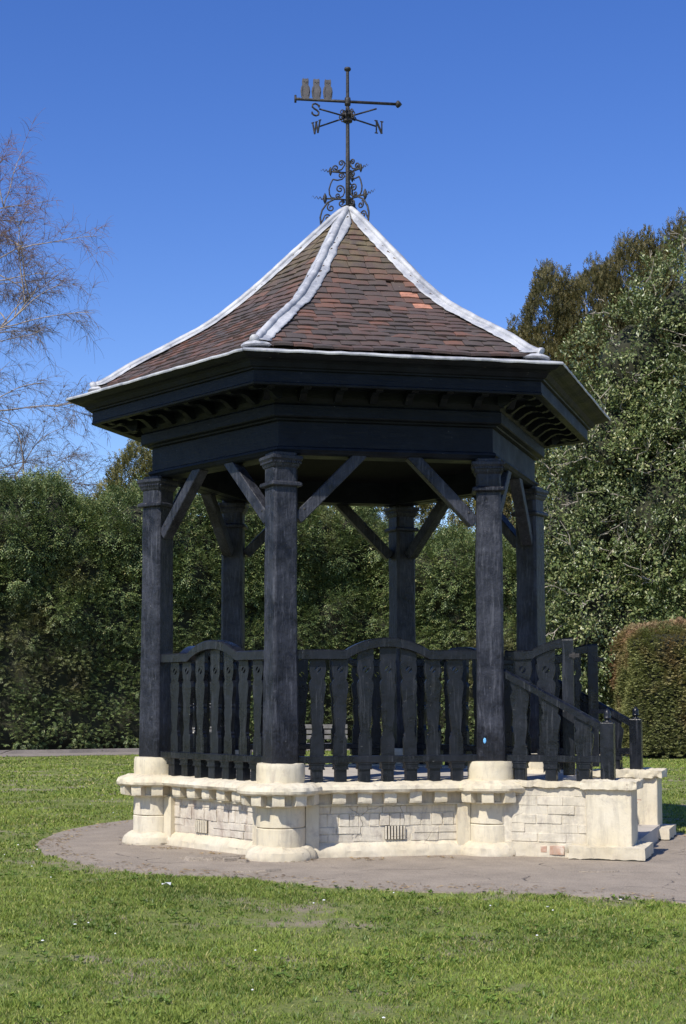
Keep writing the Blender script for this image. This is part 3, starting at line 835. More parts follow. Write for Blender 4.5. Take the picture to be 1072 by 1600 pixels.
# --- railings
BAL = [(.056, .830), (.056, .975), (.050, .988), (.043, 1.002), (.047, 1.012), (.038, 1.030), (.041, 1.07), (.050, 1.14), (.055, 1.19), (.053, 1.22), (.048, 1.236), (.055, 1.242), (.055, 1.252), (.050, 1.262),
       (.055, 1.31), (.065, 1.37), (.070, 1.415), (.067, 1.44), (.058, 1.458), (.050, 1.469), (.057, 1.49), (.066, 1.525), (.070, 1.56), (.067, 1.595), (.061, 1.622), (.068, 1.632)]
def baluster_mesh(name, ztop_l, ztop_r, wscale=1.0, prof=BAL, hole_z=1.553, dz=0.0, thick=0.036):
    outer = [(h * wscale, z + dz) for h, z in prof if z + dz < ztop_r - .002] 
    wr = outer[-1][0]
    left = [(-h * wscale, z + dz) for h, z in prof if z + dz < ztop_l - .002]
    outer = outer + [(wr, ztop_r)] + [(left[-1][0], ztop_l)] + left[::-1]
    loops = [outer]
    hz = hole_z + dz
    if hz + 0.03 < min(ztop_l, ztop_r):
        R = 0.027 * wscale; tilt = radians(52); gap = 0.008
        for s in (1, -1):
            lp = []
            for i in range(8):
                t = radians(20 + 140 * i / 7) 
                x, y = R * cos(t), R * sin(t) + 0
                y = max(y, gap * .6)
                x2 = x; y2 = s * y
                lp.append((x2 * cos(tilt) - y2 * sin(tilt), hz + x2 * sin(tilt) + y2 * cos(tilt)))
            loops.append(lp if s < 0 else lp)
    bm = bmesh.new(); es = []
    for lp in loops:
        vs = [bm.verts.new((x, -thick / 2, z)) for x, z in lp]
        es += [bm.edges.new((vs[i], vs[(i + 1) % len(vs)])) for i in range(len(vs))]
    bmesh.ops.triangle_fill(bm, use_beauty=True, edges=es, normal=(0, -1, 0))
    r = bmesh.ops.extrude_face_region(bm, geom=list(bm.faces))
    for g in r['geom']:
        if isinstance(g, bmesh.types.BMVert): g.co.y += thick
    bmesh.ops.recalc_face_normals(bm, faces=bm.faces)
    me = bpy.data.meshes.new(name); bm.to_mesh(me); bm.free()
    me.materials.append(M_PAINT); return me
ARC_H, ARC_C = 0.105, 0.355
ARC_R = (ARC_C ** 2 + ARC_H ** 2) / (2 * ARC_H)
def rail_rise(x):
    if abs(x) >= ARC_C: return 0.0
    return math.sqrt(ARC_R ** 2 - x * x) - (ARC_R - ARC_H)
def top_rail(mb, xlist, y0=-0.058, y1=0.058, zb=1.638, zt=1.715, cen=0.0):
    rings = []
    for x in xlist:
        d = rail_rise(x - cen)
        rings.append([(x, y0, zb + d), (x, y0 + .006, zb + d - .004), (x, y1, zb + d), (x, y1, zt + d - .01), (x, y1 - .012, zt + d), (x, y0 + .012, zt + d), (x, y0, zt + d - .01)])
    mb.quad_strip(rings, cap=True)
bx = [-0.60 + 0.20 * j for j in range(7)]
bal_me = [baluster_mesh('baluster', 1.642 + rail_rise(x - .068), 1.642 + rail_rise(x + .068)) for x in bx]
ft = MB(); ft.box(-.046, .046, -.04, .04, .618, .725); ft.box(-.060, .060, -.052, .052, .7252, .738); ft.box(-.056, .056, -.047, .047, .7382, .768); ft.box(-.063, .063, -.054, .054, .7682, .7785)
foot_me = ft.mesh('foot'); foot_me.materials.append(M_PAINT)
for k in range(6):
    if k == 2: continue
    Ms = side_matrix(k)
    rl = MB()
    xl = list(np.linspace(-HALF + .11, -ARC_C, 4)) + list(np.linspace(-ARC_C, ARC_C, 33))[1:-1] + list(np.linspace(ARC_C, HALF - .11, 4))
    top_rail(rl, xl)
    rail = build(rl, 'railing', M_PAINT, BS, Ms)
    bl = MB(); bl.box(-HALF + .11, HALF - .11, -.060, .050, .780, .836)
    build(bl, 'bottom_rail', M_PAINT, rail, bev=0.004, seg=1)
    rj = random.Random(k)
    for x, me in zip(bx, bal_me):
        new_obj('baluster', me, None, rail, Matrix.Translation((x + rj.uniform(-.006, .006), 0, 0)) @ Matrix.Rotation(rj.uniform(-.012, .012), 4, 'Y') @ Matrix.Translation((0, rj.uniform(-.006, .006), 0)))
        f = new_obj('foot', foot_me, None, rail, Matrix.Translation((x, 0, 0)))

# --- entrance: steps, side walls, end piers, handrails, open gates
nst = radians(AZ[2] + 30)
tv = Vector((sin(nst), -cos(nst), 0))       # outward along the steps
def stair_matrix(k):
    """x outward along the steps from corner k, y to the inner side of the stairs (towards the other wall), z up"""
    p = hexpt(RP, k)
    yv = Vector((-tv.y, tv.x, 0))
    return Matrix(((tv.x, yv.x, 0, p.x), (tv.y, yv.y, 0, p.y), (0, 0, 1, 0), (0, 0, 0, 1)))
Mst = side_matrix(2)
for i in range(4):
    s = MB(); zt = 0.60 - 0.15 * i
    s.box(-0.76, 0.76, -0.25 - 0.24 * (i + 1), 0.1, 0.005, zt - .003 * i)
    new_obj('step', rough_mesh(s, 'step', 0.12, 0.004, 5, i), M_FLOOR, BS, Mst)
for k in (2, 3):
    Mk = stair_matrix(k); rng = random.Random(500 + k)
    mir = 1 if k == 2 else -1            # outside face towards -y for the wall nearer the camera
    w = MB(); w.box(0.12, 0.86, -0.145, 0.145, 0.02, 0.585)
    wall = build(w, 'stair_wall', M_BRICK, BS, Mk)
    z = 0.13
    for ci, hgt in enumerate((0.075, 0.075, 0.075, 0.075, 0.075, 0.07)):
        course(wall, 0.20, 0.835, z, z + hgt, 0.22, rng, BR_CREAM, gap=0.004, yface=-0.142, off=0.11 * (ci % 2))
        z += hgt
    p = MB(); p.box(0.15, 0.86, -0.175, 0.175, 0.0, 0.125)
    new_obj('wall_plinth', rough_mesh(p, 'wall_plinth', 0.028, 0.017, 8, k), M_STONE, BS, Mk)
    if k == 2:
        for xx, ww, z0_, z1_ in ((0.45, 0.05, 0.05, 0.10), (0.525, 0.12, 0.03, 0.105)):
            brick(wall, I4, xx, xx + ww, z0_, z1_, -0.170, rng, BR_RED, name='bare_brick')
    c = MB(); c.box(0.16, 0.84, -0.178, 0.178, 0.580, 0.622)
    new_obj('stair_coping', rough_mesh(c, 'stair_coping', 0.025, 0.018, 11, 5 + k), M_STONE, BS, Mk)
    p = MB(); p.box(0.825, 1.195, -0.185, 0.185, 0.08, 0.58)
    pier = new_obj('end_pier', rough_mesh(p, 'end_pier', 0.07, 0.005, 6, k), M_STONE, BS, Mk)
    bevel(pier, 0.008, 2)
    c = MB(); c.box(0.785, 1.245, -0.225, 0.225, 0.572, 0.638)
    o = new_obj('pier_cap', rough_mesh(c, 'pier_cap', 0.025, 0.02, 10, 9 + k), M_STONE, BS, Mk)
    c = MB(); c.box(0.70, 1.31, -0.30, 0.30, 0.022, 0.115)
    o = new_obj('pier_base_slab', rough_mesh(c, 'pier_base_slab', 0.025, 0.018, 7, 13 + k), M_STONE, BS, Mk)
    c = MB(); c.box(0.74, 1.26, -0.26, 0.26, 0.0, 0.04)
    new_obj('pier_footing', rough_mesh(c, 'pier_footing', 0.05, 0.01, 9, 3), M_MORTAR, BS, Mk)
    if k == 3:
        brick(pier, I4, 0.93, 1.05, 0.385, 0.465, -0.176, rng, BR_RED, name='bare_brick')
        brick(pier, I4, 0.99, 1.05, 0.335, 0.375, -0.178, rng, BR_RED, name='bare_brick')
    # balustrade on the wall
    nb = MB(); xn = 0.985
    nb.box(xn - .056, xn + .056, -.056, .056, 0.63, 1.108)
    newel = build(nb, 'newel_post', M_PAINT, BS, Mk, bev=0.006)
    fi = MB(); fi.lathe([(0.034, 1.106), (0.036, 1.116), (0.020, 1.124), (0.016, 1.134), (0.030, 1.140), (0.033, 1.148), (0.028, 1.152), (0.031, 1.170), (0.027, 1.196), (0.014, 1.215), (0.004, 1.224)], 16)
    build(fi, 'acorn_finial', M_PAINT, newel, Matrix.Translation((xn, 0, 0)), smooth=True)
    hr = MB()
    za, zb_ = 1.545, 1.075
    prof = [(-.045, -.035), (.045, -.035), (.045, .02), (.028, .036), (-.028, .036), (-.045, .02)]
    hr.quad_strip([[(x, y, zz + dz) for y, dz in prof] for x, zz in ((0.08, za), (0.50, (za * .47 + zb_ * .44) / .91), (0.935, zb_))], cap=True)
    rail = build(hr, 'stair_railing', M_PAINT, BS, Mk)
    bl = MB(); bl.box(0.10, 0.935, -.04, .04, .778, .834)
    build(bl, 'bottom_rail', M_PAINT, rail, bev=0.004, seg=1)
    slope = (zb_ - za) / 0.855
    for x, dz in ((0.255, -0.10), (0.515, -0.285), (0.79, -0.43)):
        zc = za + slope * (x - 0.08) - 0.03
        me = baluster_mesh('baluster', zc - slope * .075, zc + slope * .075, 1.16, hole_z=1.553, dz=dz) if dz > -0.35 else None
        prof2 = [(h, z + (0 if z > .9 else -dz)) for h, z in BAL]
        me = baluster_mesh('baluster', zc - slope * .08, zc + slope * .08, 1.16, prof=prof2, dz=dz)
        new_obj('baluster', me, None, rail, Matrix.Translation((x, 0, 0)))
        new_obj('foot', foot_me, None, rail, Matrix.Translation((x, 0, 0)))
    # open gate leaf
    Mg = Matrix.Translation(hexpt(RP, k) + Vector((0.12 if k == 2 else 0.0, 0.13 if k == 2 else -0.16, 0))) @ Matrix.Rotation(radians(-12 if k == 2 else -6), 4, 'Z')
    gl = MB(); glen = 0.60
    top_rail(gl, [0.02, 0.10, 0.18, 0.255] + list(np.linspace(0.255, glen, 16))[1:], -.035, .035, cen=glen)
    gate = build(gl, 'gate', M_PAINT, BS, Mg)
    bl = MB(); bl.box(0.02, glen - .09, -.03, .03, .775, .834)
    build(bl, 'bottom_rail', M_PAINT, gate, bev=0.004, seg=1)
    st = MB(); st.box(glen - .092, glen + .004, -.038, .038, 0.66, 1.70 + ARC_H)
    build(st, 'gate_stile', M_PAINT, gate, bev=0.004)
    for x in (0.17, 0.37):
        me = baluster_mesh('baluster', 1.642 + rail_rise(x - .068 - glen), 1.642 + rail_rise(x + .068 - glen), 1.15)
        new_obj('baluster', me, None, gate, Matrix.Translation((x, 0, 0)))
    la = MB(); la.box(glen - .03, glen + .055, -.05, -.036, 1.655, 1.685); la.box(glen - .005, glen + .02, -.056, -.034, 1.645, 1.695)
    build(la, 'latch', M_IRON, gate)
    if k == 3:
        lb = MB(); lb.box(glen - .08, glen + .10, -.05, -.03, 1.16, 1.20); build(lb, 'latch', M_IRON, gate)

# ------------------------------------------------------------------ weather vane
WV = thing('weather_vane', 'black wrought iron weather vane with three flat owl figures above the roof peak', 'weather vane', (0, 0, 5.9))
def vparent(mb, name, mat, parent=None, smooth=True, bev=0):
    M = Matrix.Translation((0, 0, -5.9)) if parent is None else None
    return build(mb, name, mat, parent or WV, M, smooth=smooth, bev=bev)
rx = 0.012
rod = MB(); rod.lathe([(0.022, 5.85), (0.022, 6.35), (0.019, 6.6), (0.017, 7.0), (0.015, 7.38), (0.015, 7.385), (0.030, 7.39), (0.034, 7.402), (0.03, 7.415), (0.01, 7.42)], 14)
rodo = vparent(rod, 'mast', M_IRON)
bar = MB()
ba, bb = Vector((-0.50, -0.07, 7.078)), Vector((0.47, 0.065, 7.078))
bar.tube([ba, bb], 0.014, 10)
bar.tube([ba + Vector((-.004, 0, -.035)), ba + Vector((-.004, 0, .038))], 0.011, 8)
bar.lathe([(0.028, 7.04), (0.030, 7.06), (0.030, 7.095), (0.028, 7.115)], 12)
dirb = (bb - ba).normalized()
bar.tube([bb, bb + dirb * .012, bb + dirb * .025, bb + dirb * .045, bb + dirb * .06], [0.02, 0.034, 0.036, 0.02, 0.003], 10)
baro = vparent(bar, 'vane_bar', M_IRON)
owl = [(-.030, 0), (-.042, .03), (-.047, .08), (-.041, .118), (-.030, .138), (-.033, .165), (-.031, .192), (-.024, .205), (-.019, .196), (0, .199), (.018, .198), (.024, .207), (.031, .192), (.032, .165), (.029, .138),
       (.042, .116), (.047, .08), (.043, .03), (.032, 0)]
for j, cx in enumerate((-0.408, -0.302, -0.192)):
    ob = MB()
    rings = [[(x * sc, y, z) for x, z in owl] for y, sc in ((-.009, .93), (-.006, 1.0), (.006, 1.0), (.009, .93))]
    ob.quad_strip(rings, cap=True)
    P = ba + dirb * ((cx - ba.x) / dirb.x)
    Mo = Matrix.Translation((0, 0, -5.9)) @ Matrix.Translation(P + Vector((0, 0, 0.006))) @ Matrix.Rotation(math.atan2(dirb.y, dirb.x), 4, 'Z')
    oo = build(ob, 'owl_figure', M_VANE, WV, Mo)
    fe = MB()
    for s in (-1, 1):
        fe.tube([(s * .014, -.013, .172), (s * .014, -.008, .172)], [.007, .009], 8)
        fe.tube([(s * .026, -.011, .125), (s * .036, -.012, .08), (s * .026, -.011, .03)], [.003, .005, .003], 5)
    fe.tube([(0, -.012, .166), (0, -.014, .155)], [.004, .002], 5)
    build(fe, 'owl_relief', M_VANE, oo)
hub = MB(); hub.lathe([(0.02, 6.87), (0.045, 6.875), (0.047, 6.89), (0.025, 6.90), (0.024, 6.93), (0.05, 6.935), (0.05, 6.95), (0.025, 6.96), (0.02, 7.02)], 12)
def spiral(cx, cz, r0, turns, start, inward=True, n=22, hand=1):
    out = []
    for i in range(n):
        f = i / (n - 1); r = r0 * (1 - 0.82 * f)
        t = start + hand * turns * 2 * pi * f
        out.append((cx + r * cos(t), cz + r * sin(t)))
    return out
for q in range(6):
    ang = q * pi / 3 + 0.3
    to3 = lambda L: [(x * cos(ang), x * sin(ang), z) for x, z in L]
    hub.tube(to3([(0.022, 6.98), (0.05, 6.99)] + spiral(0.05, 6.965, 0.026, 1.1, pi / 2, hand=-1)), 0.006, 5)
    hub.tube(to3([(0.03, 6.93), (0.06, 6.935)] + spiral(0.066, 6.912, 0.022, 1.1, pi / 2, hand=-1)), 0.006, 5)
    hub.tube(to3([(0.04, 6.985), (0.055, 6.95), (0.05, 6.91), (0.035, 6.88)]), 0.006, 5)
vparent(hub, 'scroll_hub', M_IRON)
arms = {'S': Vector((-0.27, -0.20, 0)), 'N': Vector((0.275, 0.235, 0)), 'W': Vector((-0.275, 0.235, 0)), 'E': Vector((0.275, -0.20, 0))}
for L, d in arms.items():
    am = MB(); st = d.normalized() * 0.03
    am.tube([st + Vector((0, 0, 6.925)), d + Vector((0, 0, 6.925))], 0.008, 6)
    ao = vparent(am, 'direction_arm', M_IRON)
    if L == 'E': continue
    lm = MB(); h = 0.125; w = 0.075; thk = 0.012
    if L == 'S':
        pts = [(0.034, 0.032), (0.02, 0.052), (-0.006, 0.058), (-0.030, 0.046), (-0.034, 0.024), (-0.016, 0.008), (0.014, -0.006), (0.032, -0.024), (0.028, -0.048), (0.004, -0.060), (-0.024, -0.054), (-0.036, -0.034)]
        lm.tube([(x, 0, z) for x, z in pts], [0.007] + [0.009] * 10 + [0.007], 6)
        lm.box(.028, .042, -.006, .006, .026, .05); lm.box(-.042, -.03, -.006, .006, -.05, -.026)
    elif L == 'N':
        for a_, b_, ww in (((-.03, -.06), (-.03, .06), .010), ((.03, -.06), (.03, .06), .010), ((-.03, .06), (.03, -.06), .018)):
            lm.bar((a_[0], 0, a_[1]), (b_[0], 0, b_[1]), thk + .001 * (ww > .015), ww, up=(0, 1, 0) if False else (1, 0, 0))
        for x, z in ((-.034, .062), (-.03, -.062), (.03, .062)): lm.box(x - .016, x + .016, -.0065, .0065, z - .004, z + .004)
    else:
        for a_, b_ in (((-.05, .06), (-.022, -.06)), ((-.022, -.06), (0, .055)), ((0, .055), (.022, -.06)), ((.022, -.06), (.05, .06))):
            lm.bar((a_[0], 0, a_[1]), (b_[0], 0, b_[1]), thk, 0.012, up=(1, 0, 0))
        for x, z in ((-.05, .062), (.05, .062), (0, .058)): lm.box(x - .015, x + .015, -.0065, .0065, z - .004, z + .004)
    sgn = 1
    ang = {'S': 0.35, 'N': 0.45, 'W': -0.75}[L]
    off = {'S': (-0.035, -.03), 'N': (0.035, .03), 'W': (-0.035, .03)}[L]
    build(lm, 'letter_' + {'S': 'south', 'N': 'north', 'W': 'west'}[L], M_IRON, ao, Matrix.Translation(d + Vector((off[0], off[1], 6.925 - (0.018 if L == 'S' else 0.0)))) @ Matrix.Rotation(ang, 4, 'Z'))
for q, ang in enumerate((radians(187), radians(318), radians(75))):
    Mq = Matrix.Translation((0, 0, -5.9)) @ Matrix.Rotation(ang, 4, 'Z')
    sc = MB(); T = lambda L: [(x, 0, z) for x, z in L]
    r_ = 0.0085
    sc.tube(T([(0.015, 6.37), (0.10, 6.372), (0.165, 6.376)]), r_, 6)
    sc.tube(T([(0.17 + 0.0045 * i, 6.378 + 0.012 * sin(i * 0.9) + .0006 * i) for i in range(22)]), [0.006 * (1 - i / 26) for i in range(22)], 5)
    sc.tube(T([(0.168, 6.335), (0.168, 6.36), (0.168, 6.40), (0.168, 6.42)]), [0.004, 0.014, 0.014, 0.004], 8)
    sc.tube(T([(0.015, 6.10), (0.12, 6.112), (0.215, 6.105)]), r_, 6)
    sc.tube(T([(0.225 + 0.0050 * i, 6.105 + 0.013 * sin(i * 0.9) + .0006 * i) for i in range(26)]), [0.006 * (1 - i / 30) for i in range(26)], 5)
    sc.tube(T([(0.222, 6.055), (0.222, 6.085), (0.222, 6.13), (0.222, 6.16)]), [0.004, 0.018, 0.018, 0.004], 8)
    sc.tube(T([(0.13, 6.378), (0.06, 6.40), (0.035, 6.44), (0.028, 6.465)] + spiral(0.062, 6.462, 0.030, 1.25, pi * .95, hand=-1)), 0.0075, 6)
    sc.tube(T([(0.07, 6.375)] + spiral(0.118, 6.412, 0.034, 1.35, -pi * .55, hand=1)), 0.0075, 6)
    sc.tube(T([(0.145, 6.30), (0.10, 6.292), (0.055, 6.305), (0.03, 6.335)] + spiral(0.064, 6.338, 0.028, 1.2, pi * .9, hand=-1)), 0.0075, 6)
    sc.tube(T([(0.145, 6.30), (0.165, 6.26), (0.182, 6.20), (0.178, 6.15), (0.16, 6.12), (0.12, 6.112)]), 0.0075, 6)
    sc.tube(T([(0.10, 6.115), (0.05, 6.135), (0.032, 6.175), (0.035, 6.205)] + spiral(0.078, 6.205, 0.040, 1.3, pi * .9, hand=-1)), 0.0075, 6)
    sc.tube(T(spiral(0.095, 6.140, 0.024, 1.2, -pi * .4, hand=1)), 0.0065, 6)
    sc.tube(T([(0.03, 6.075), (0.07, 6.108), (0.13, 6.105), (0.20, 6.065), (0.25, 5.99), (0.268, 5.92), (0.262, 5.85), (0.25, 5.80)]), 0.0095, 6)
    sc.tube(T([(0.20, 6.06)] + spiral(0.165, 6.018, 0.038, 1.3, pi * .35, hand=-1)), 0.0075, 6)
    sc.tube(T([(0.262, 5.86), (0.24, 5.90)] + spiral(0.195, 5.915, 0.038, 1.3, pi * .2, hand=1)), 0.0075, 6)
    sc.tube(T([(0.02, 6.05)] + spiral(0.06, 6.065, 0.032, 1.2, -pi * .8, hand=1)), 0.0075, 6)
    build(sc, 'scroll_bracket', M_IRON, WV, Mq, smooth=True)

# ------------------------------------------------------------------ vegetation tools
def rand_unit(n):
    v = RNG.normal(size=(n, 3)); return v / np.linalg.norm(v, axis=1, keepdims=True)
def norm(a): return a / np.maximum(np.linalg.norm(a, axis=1, keepdims=True), 1e-9)
def leaf_quads(P, D, Nn, L, W, fold=0.18):
    """one folded, pointed leaf per point: base P, direction D, face normal Nn -> V, F (two triangles each side of the midrib joined as 2 quads collapsed)"""
    D = norm(D); S = norm(np.cross(D, Nn)); U = np.cross(S, D)
    L = np.asarray(L)[:, None]; W = np.asarray(W)[:, None]
    a = P; b = P + D * L * 0.45 + S * W * 0.5 + U * W * fold; c = P + D * L; d = P + D * L * 0.45 - S * W * 0.5 + U * W * fold
    V = np.stack([a, b, c, d], 1).reshape(-1, 3)
    n = len(P); i = np.arange(n) * 4
    F = np.stack([np.stack([i, i + 1, i + 2], 1), np.stack([i, i + 2, i + 3], 1)], 1).reshape(-1, 3)
    return V, F
def merge(parts):
    Vs, Fs, o = [], [], 0
    for V, F in parts:
        Vs.append(V); Fs.append(F + o); o += len(V)
    return np.concatenate(Vs), np.concatenate(Fs)
def vnoise(P, s, seed=0.0):
    """cheap smooth pseudo-noise in numpy, about -1..1"""
    x, y, z = P[:, 0] * s + seed, P[:, 1] * s + seed * 1.7, P[:, 2] * s - seed
    return (np.sin(x * 1.7 + 1.3 * np.sin(z * 1.1 + y)) + np.sin(z * 2.1 + 1.7 * np.sin(x * 0.9 - y)) + np.sin(y * 1.9 + x * .7 + 1.1 * np.sin(z * 1.6))) / 3.0
def sprays(C, D, up, length, nleaf, leafL, leafW, spread=0.75):
    """feathery evergreen spray at each C pointing along D: nleaf narrow leaves along a short stem"""
    n = len(C); out = []
    D = norm(D); S = norm(np.cross(D, up + 0.3 * rand_unit(n))); U = np.cross(S, D)
    for j in range(nleaf):
        f = (j + 0.5) / nleaf
        side = 1 if j % 2 else -1
        base = C + D * (length * f)[:, None]
        dd = D * (1 - 0.35 * spread) + S * (side * spread * (0.6 + 0.4 * RNG.random((n, 1)))) + U * (RNG.random((n, 1)) - .55) * 0.5
        out.append(leaf_quads(base, dd, U + 0.35 * rand_unit(n), leafL * (1.15 - 0.5 * f) * (0.8 + .4 * RNG.random(n)), leafW * (0.8 + .4 * RNG.random(n)), 0.1))
    return merge(out)

# ------------------------------------------------------------------ tall yew hedge behind the bandstand
def hedge_h(x):
    base = np.interp(x, [-30, -12, -8.5, -7.2, -6, -4, -2, 0.5, 2.5, 4.5, 6, 9], [6.6, 6.5, 6.2, 6.5, 6.2, 6.6, 6.5, 6.1, 5.5, 5.0, 4.6, 4.2])
    return base + 0.22 * np.sin(x * 2.3 + 1) + 0.14 * np.sin(x * 5.1) + 0.1 * np.sin(x * 9.7 + 2)
def hedge_front(x, z):
    y = hedge_y(x)
    P = np.stack([x, y * 0, z], 1)
    loose = np.clip((z - 1.6) / 2.6, 0, 1)
    bul = (0.12 + 0.42 * loose) * vnoise(P, 1.15, 2) + (0.06 + 0.24 * loose) * vnoise(P, 2.9, 5) + 0.05 * vnoise(P, 6.5, 1)
    h = hedge_h(x)
    lean = 0.9 * np.clip((z / h - 0.80) / 0.20, 0, 1) ** 2
    foot = 0.35 * np.clip((0.5 - z) / 0.5, 0, 1) ** 2
    return y - bul + lean + foot
HG = thing('yew_hedge', 'tall dark green yew hedge rising like a wall behind the bandstand', 'hedge', (0, 24.5, 0))
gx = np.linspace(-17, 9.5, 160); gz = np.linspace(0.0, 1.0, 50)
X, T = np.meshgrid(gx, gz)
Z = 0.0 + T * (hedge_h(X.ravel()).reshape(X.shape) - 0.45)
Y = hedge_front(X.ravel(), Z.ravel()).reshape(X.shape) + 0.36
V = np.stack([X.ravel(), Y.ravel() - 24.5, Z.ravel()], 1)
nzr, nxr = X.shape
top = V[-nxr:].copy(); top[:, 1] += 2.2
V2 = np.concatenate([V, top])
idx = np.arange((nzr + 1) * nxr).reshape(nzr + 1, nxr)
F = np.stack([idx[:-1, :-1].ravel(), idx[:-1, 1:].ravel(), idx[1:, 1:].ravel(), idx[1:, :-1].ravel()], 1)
np_mesh('shade_core', V2, F, M_GAPSHADE, HG)  # dark sheet behind the sprays: shade in the gaps put in as colour
n = 100000
x = RNG.uniform(-16.5, 9.2, n)
# more where the camera sees it
keep = (np.abs(x + 1.2) < 8.5) | (RNG.random(n) < 0.4); x = x[keep]; n = len(x)
t = RNG.random(n) ** 0.93
h = hedge_h(x); z = 0.12 + t * (h - 0.1)
y = hedge_front(x, z) + RNG.normal(0, 0.07, n) + 0.05
P = np.stack([x, y, z], 1)
gapn = 0.6 * vnoise(P, 3.4, 12) + 0.4 * vnoise(P, 7.5, 15)
kp = RNG.random(n) < np.clip(0.75 + 1.6 * gapn, 0.08, 1)
x, y, z, P, h = x[kp], y[kp], z[kp], P[kp], h[kp]; n = len(x)
y = y + 0.10 * np.clip(-gapn[kp], 0, 1) ; P[:, 1] = y
loose = np.clip((z - 1.8) / 2.5, 0, 1)
eps = 0.12
gxn = (hedge_front(x + eps, z) - hedge_front(x - eps, z)) / (2 * eps)
gzn = (hedge_front(x, z + eps) - hedge_front(x, z - eps)) / (2 * eps)
nrm = norm(np.stack([gxn, -np.ones(n), gzn], 1))
D = nrm * (0.8 - 0.25 * loose)[:, None] + np.stack([RNG.normal(0, .55, n), RNG.normal(0, .3, n), RNG.normal(0.12, .45, n) - 0.15 * loose], 1)
V, F = sprays(P - np.array([0, 24.5, 0]), D, nrm * 0.4 + np.array([0, 0, 1.0]), 0.09 + 0.16 * loose + 0.04 * RNG.random(n), 6, 0.066 + 0.034 * loose, 0.021 + 0.009 * loose)
# top wisps
m = 13000
x = RNG.uniform(-16.5, 9.2, m); hh = hedge_h(x)
y = hedge_front(x, hh * 0.985) + RNG.uniform(-0.1, 1.6, m)
wis = np.maximum(0, vnoise(np.stack([x, y * 0, y], 1), 3.2, 3)) * 0.55
P = np.stack([x, y - 24.5, hh - 0.45 + wis * RNG.random(m) + 0.3 * RNG.random(m)], 1)
D = np.stack([RNG.normal(0, .35, m), RNG.normal(-.2, .3, m), np.ones(m)], 1)
V3, F3 = sprays(P, D, np.tile([0, -1.0, .3], (m, 1)), 0.18 + 0.12 * RNG.random(m), 7, 0.085, 0.028)
V, F = merge([(V, F), (V3, F3)])
np_mesh('foliage', V, F, M_YEWHEDGE, HG)

# ------------------------------------------------------------------ clipped hedge at the right
CH = thing('clipped_hedge', 'squat clipped hedge with rusty brown patches beside the glossy evergreen tree', 'hedge', (8.35, 17.9, 0))
cx0, cx1, cy0, cy1, chh = -2.35, 5.0, -0.9, 1.8, 2.78
def clip_pt(u, v, w):  # u in x, v around: 0..1 front bottom->top->back
    pass
n = 42000
fs = RNG.random(n)
# faces: front 55%, top 25%, left side 20%
px = np.where(fs < 0.8, RNG.uniform(cx0, cx1, n), cx0)
py = np.where(fs < 0.55, cy0, RNG.uniform(cy0, cy1, n))
pz = np.where((fs >= 0.55) & (fs < 0.8), chh, RNG.uniform(0.08, chh, n))
nr = np.zeros((n, 3)); nr[fs < 0.55] = (0, -1, 0); nr[(fs >= .55) & (fs < .8)] = (0, 0, 1); nr[fs >= .8] = (-1, 0, 0)
# rounding
rr = 0.42
cxm = np.clip(px, cx0 + rr, 99); cym = np.clip(py, cy0 + rr, 99); czm = np.clip(pz, -9, chh - rr)
dv = np.stack([px - cxm, py - cym, pz - czm], 1); dl = np.linalg.norm(dv, axis=1, keepdims=True)
ok = dl[:, 0] > 1e-6
nr[ok] = dv[ok] / dl[ok]
P = np.stack([cxm, cym, czm], 1) + np.where(dl > 1e-6, dv / np.maximum(dl, 1e-6) * rr, 0)
P += nr * (0.07 * vnoise(P, 2.6, 4) + 0.05 * vnoise(P, 6, 8) + RNG.normal(0, 0.025, n))[:, None]
D = nr + 0.6 * rand_unit(n) + np.array([0, 0, 0.1])
V, F = sprays(P, D, nr * .3 + np.array([0, 0, 1.0]), 0.06 + 0.04 * RNG.random(n), 6, 0.05, 0.018)
np_mesh('foliage', V, F, M_CLIPPED, CH)
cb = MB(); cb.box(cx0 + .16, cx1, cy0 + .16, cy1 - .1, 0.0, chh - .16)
o = build(cb, 'shade_core', M_GAPSHADE, CH, bev=0.36, seg=4)  # solid dark block, its colour stands in for shade inside the hedge

# ------------------------------------------------------------------ trees
def limb(mb, p0, p1, r0, r1, wob, n=7, sides=7, seed=0):
    p0 = Vector(p0); p1 = Vector(p1); pts = []; rad = []
    L = (p1 - p0).length
    for i in range(n + 1):
        f = i / n; p = p0.lerp(p1, f)
        a = wob * L * sin(pi * f)
        p = p + Vector((noise3((f * 3, seed, 1), 1, seed), noise3((f * 3, seed, 5), 1, seed + 3), 0.5 * noise3((f * 3, seed, 9), 1, seed + 7))) * a
        pts.append(p); rad.append(r0 + (r1 - r0) * f)
    mb.tube(pts, rad, sides); return pts
def tree(name, label, loc, cat='tree', group=None): return thing(name, label, cat, loc, group)

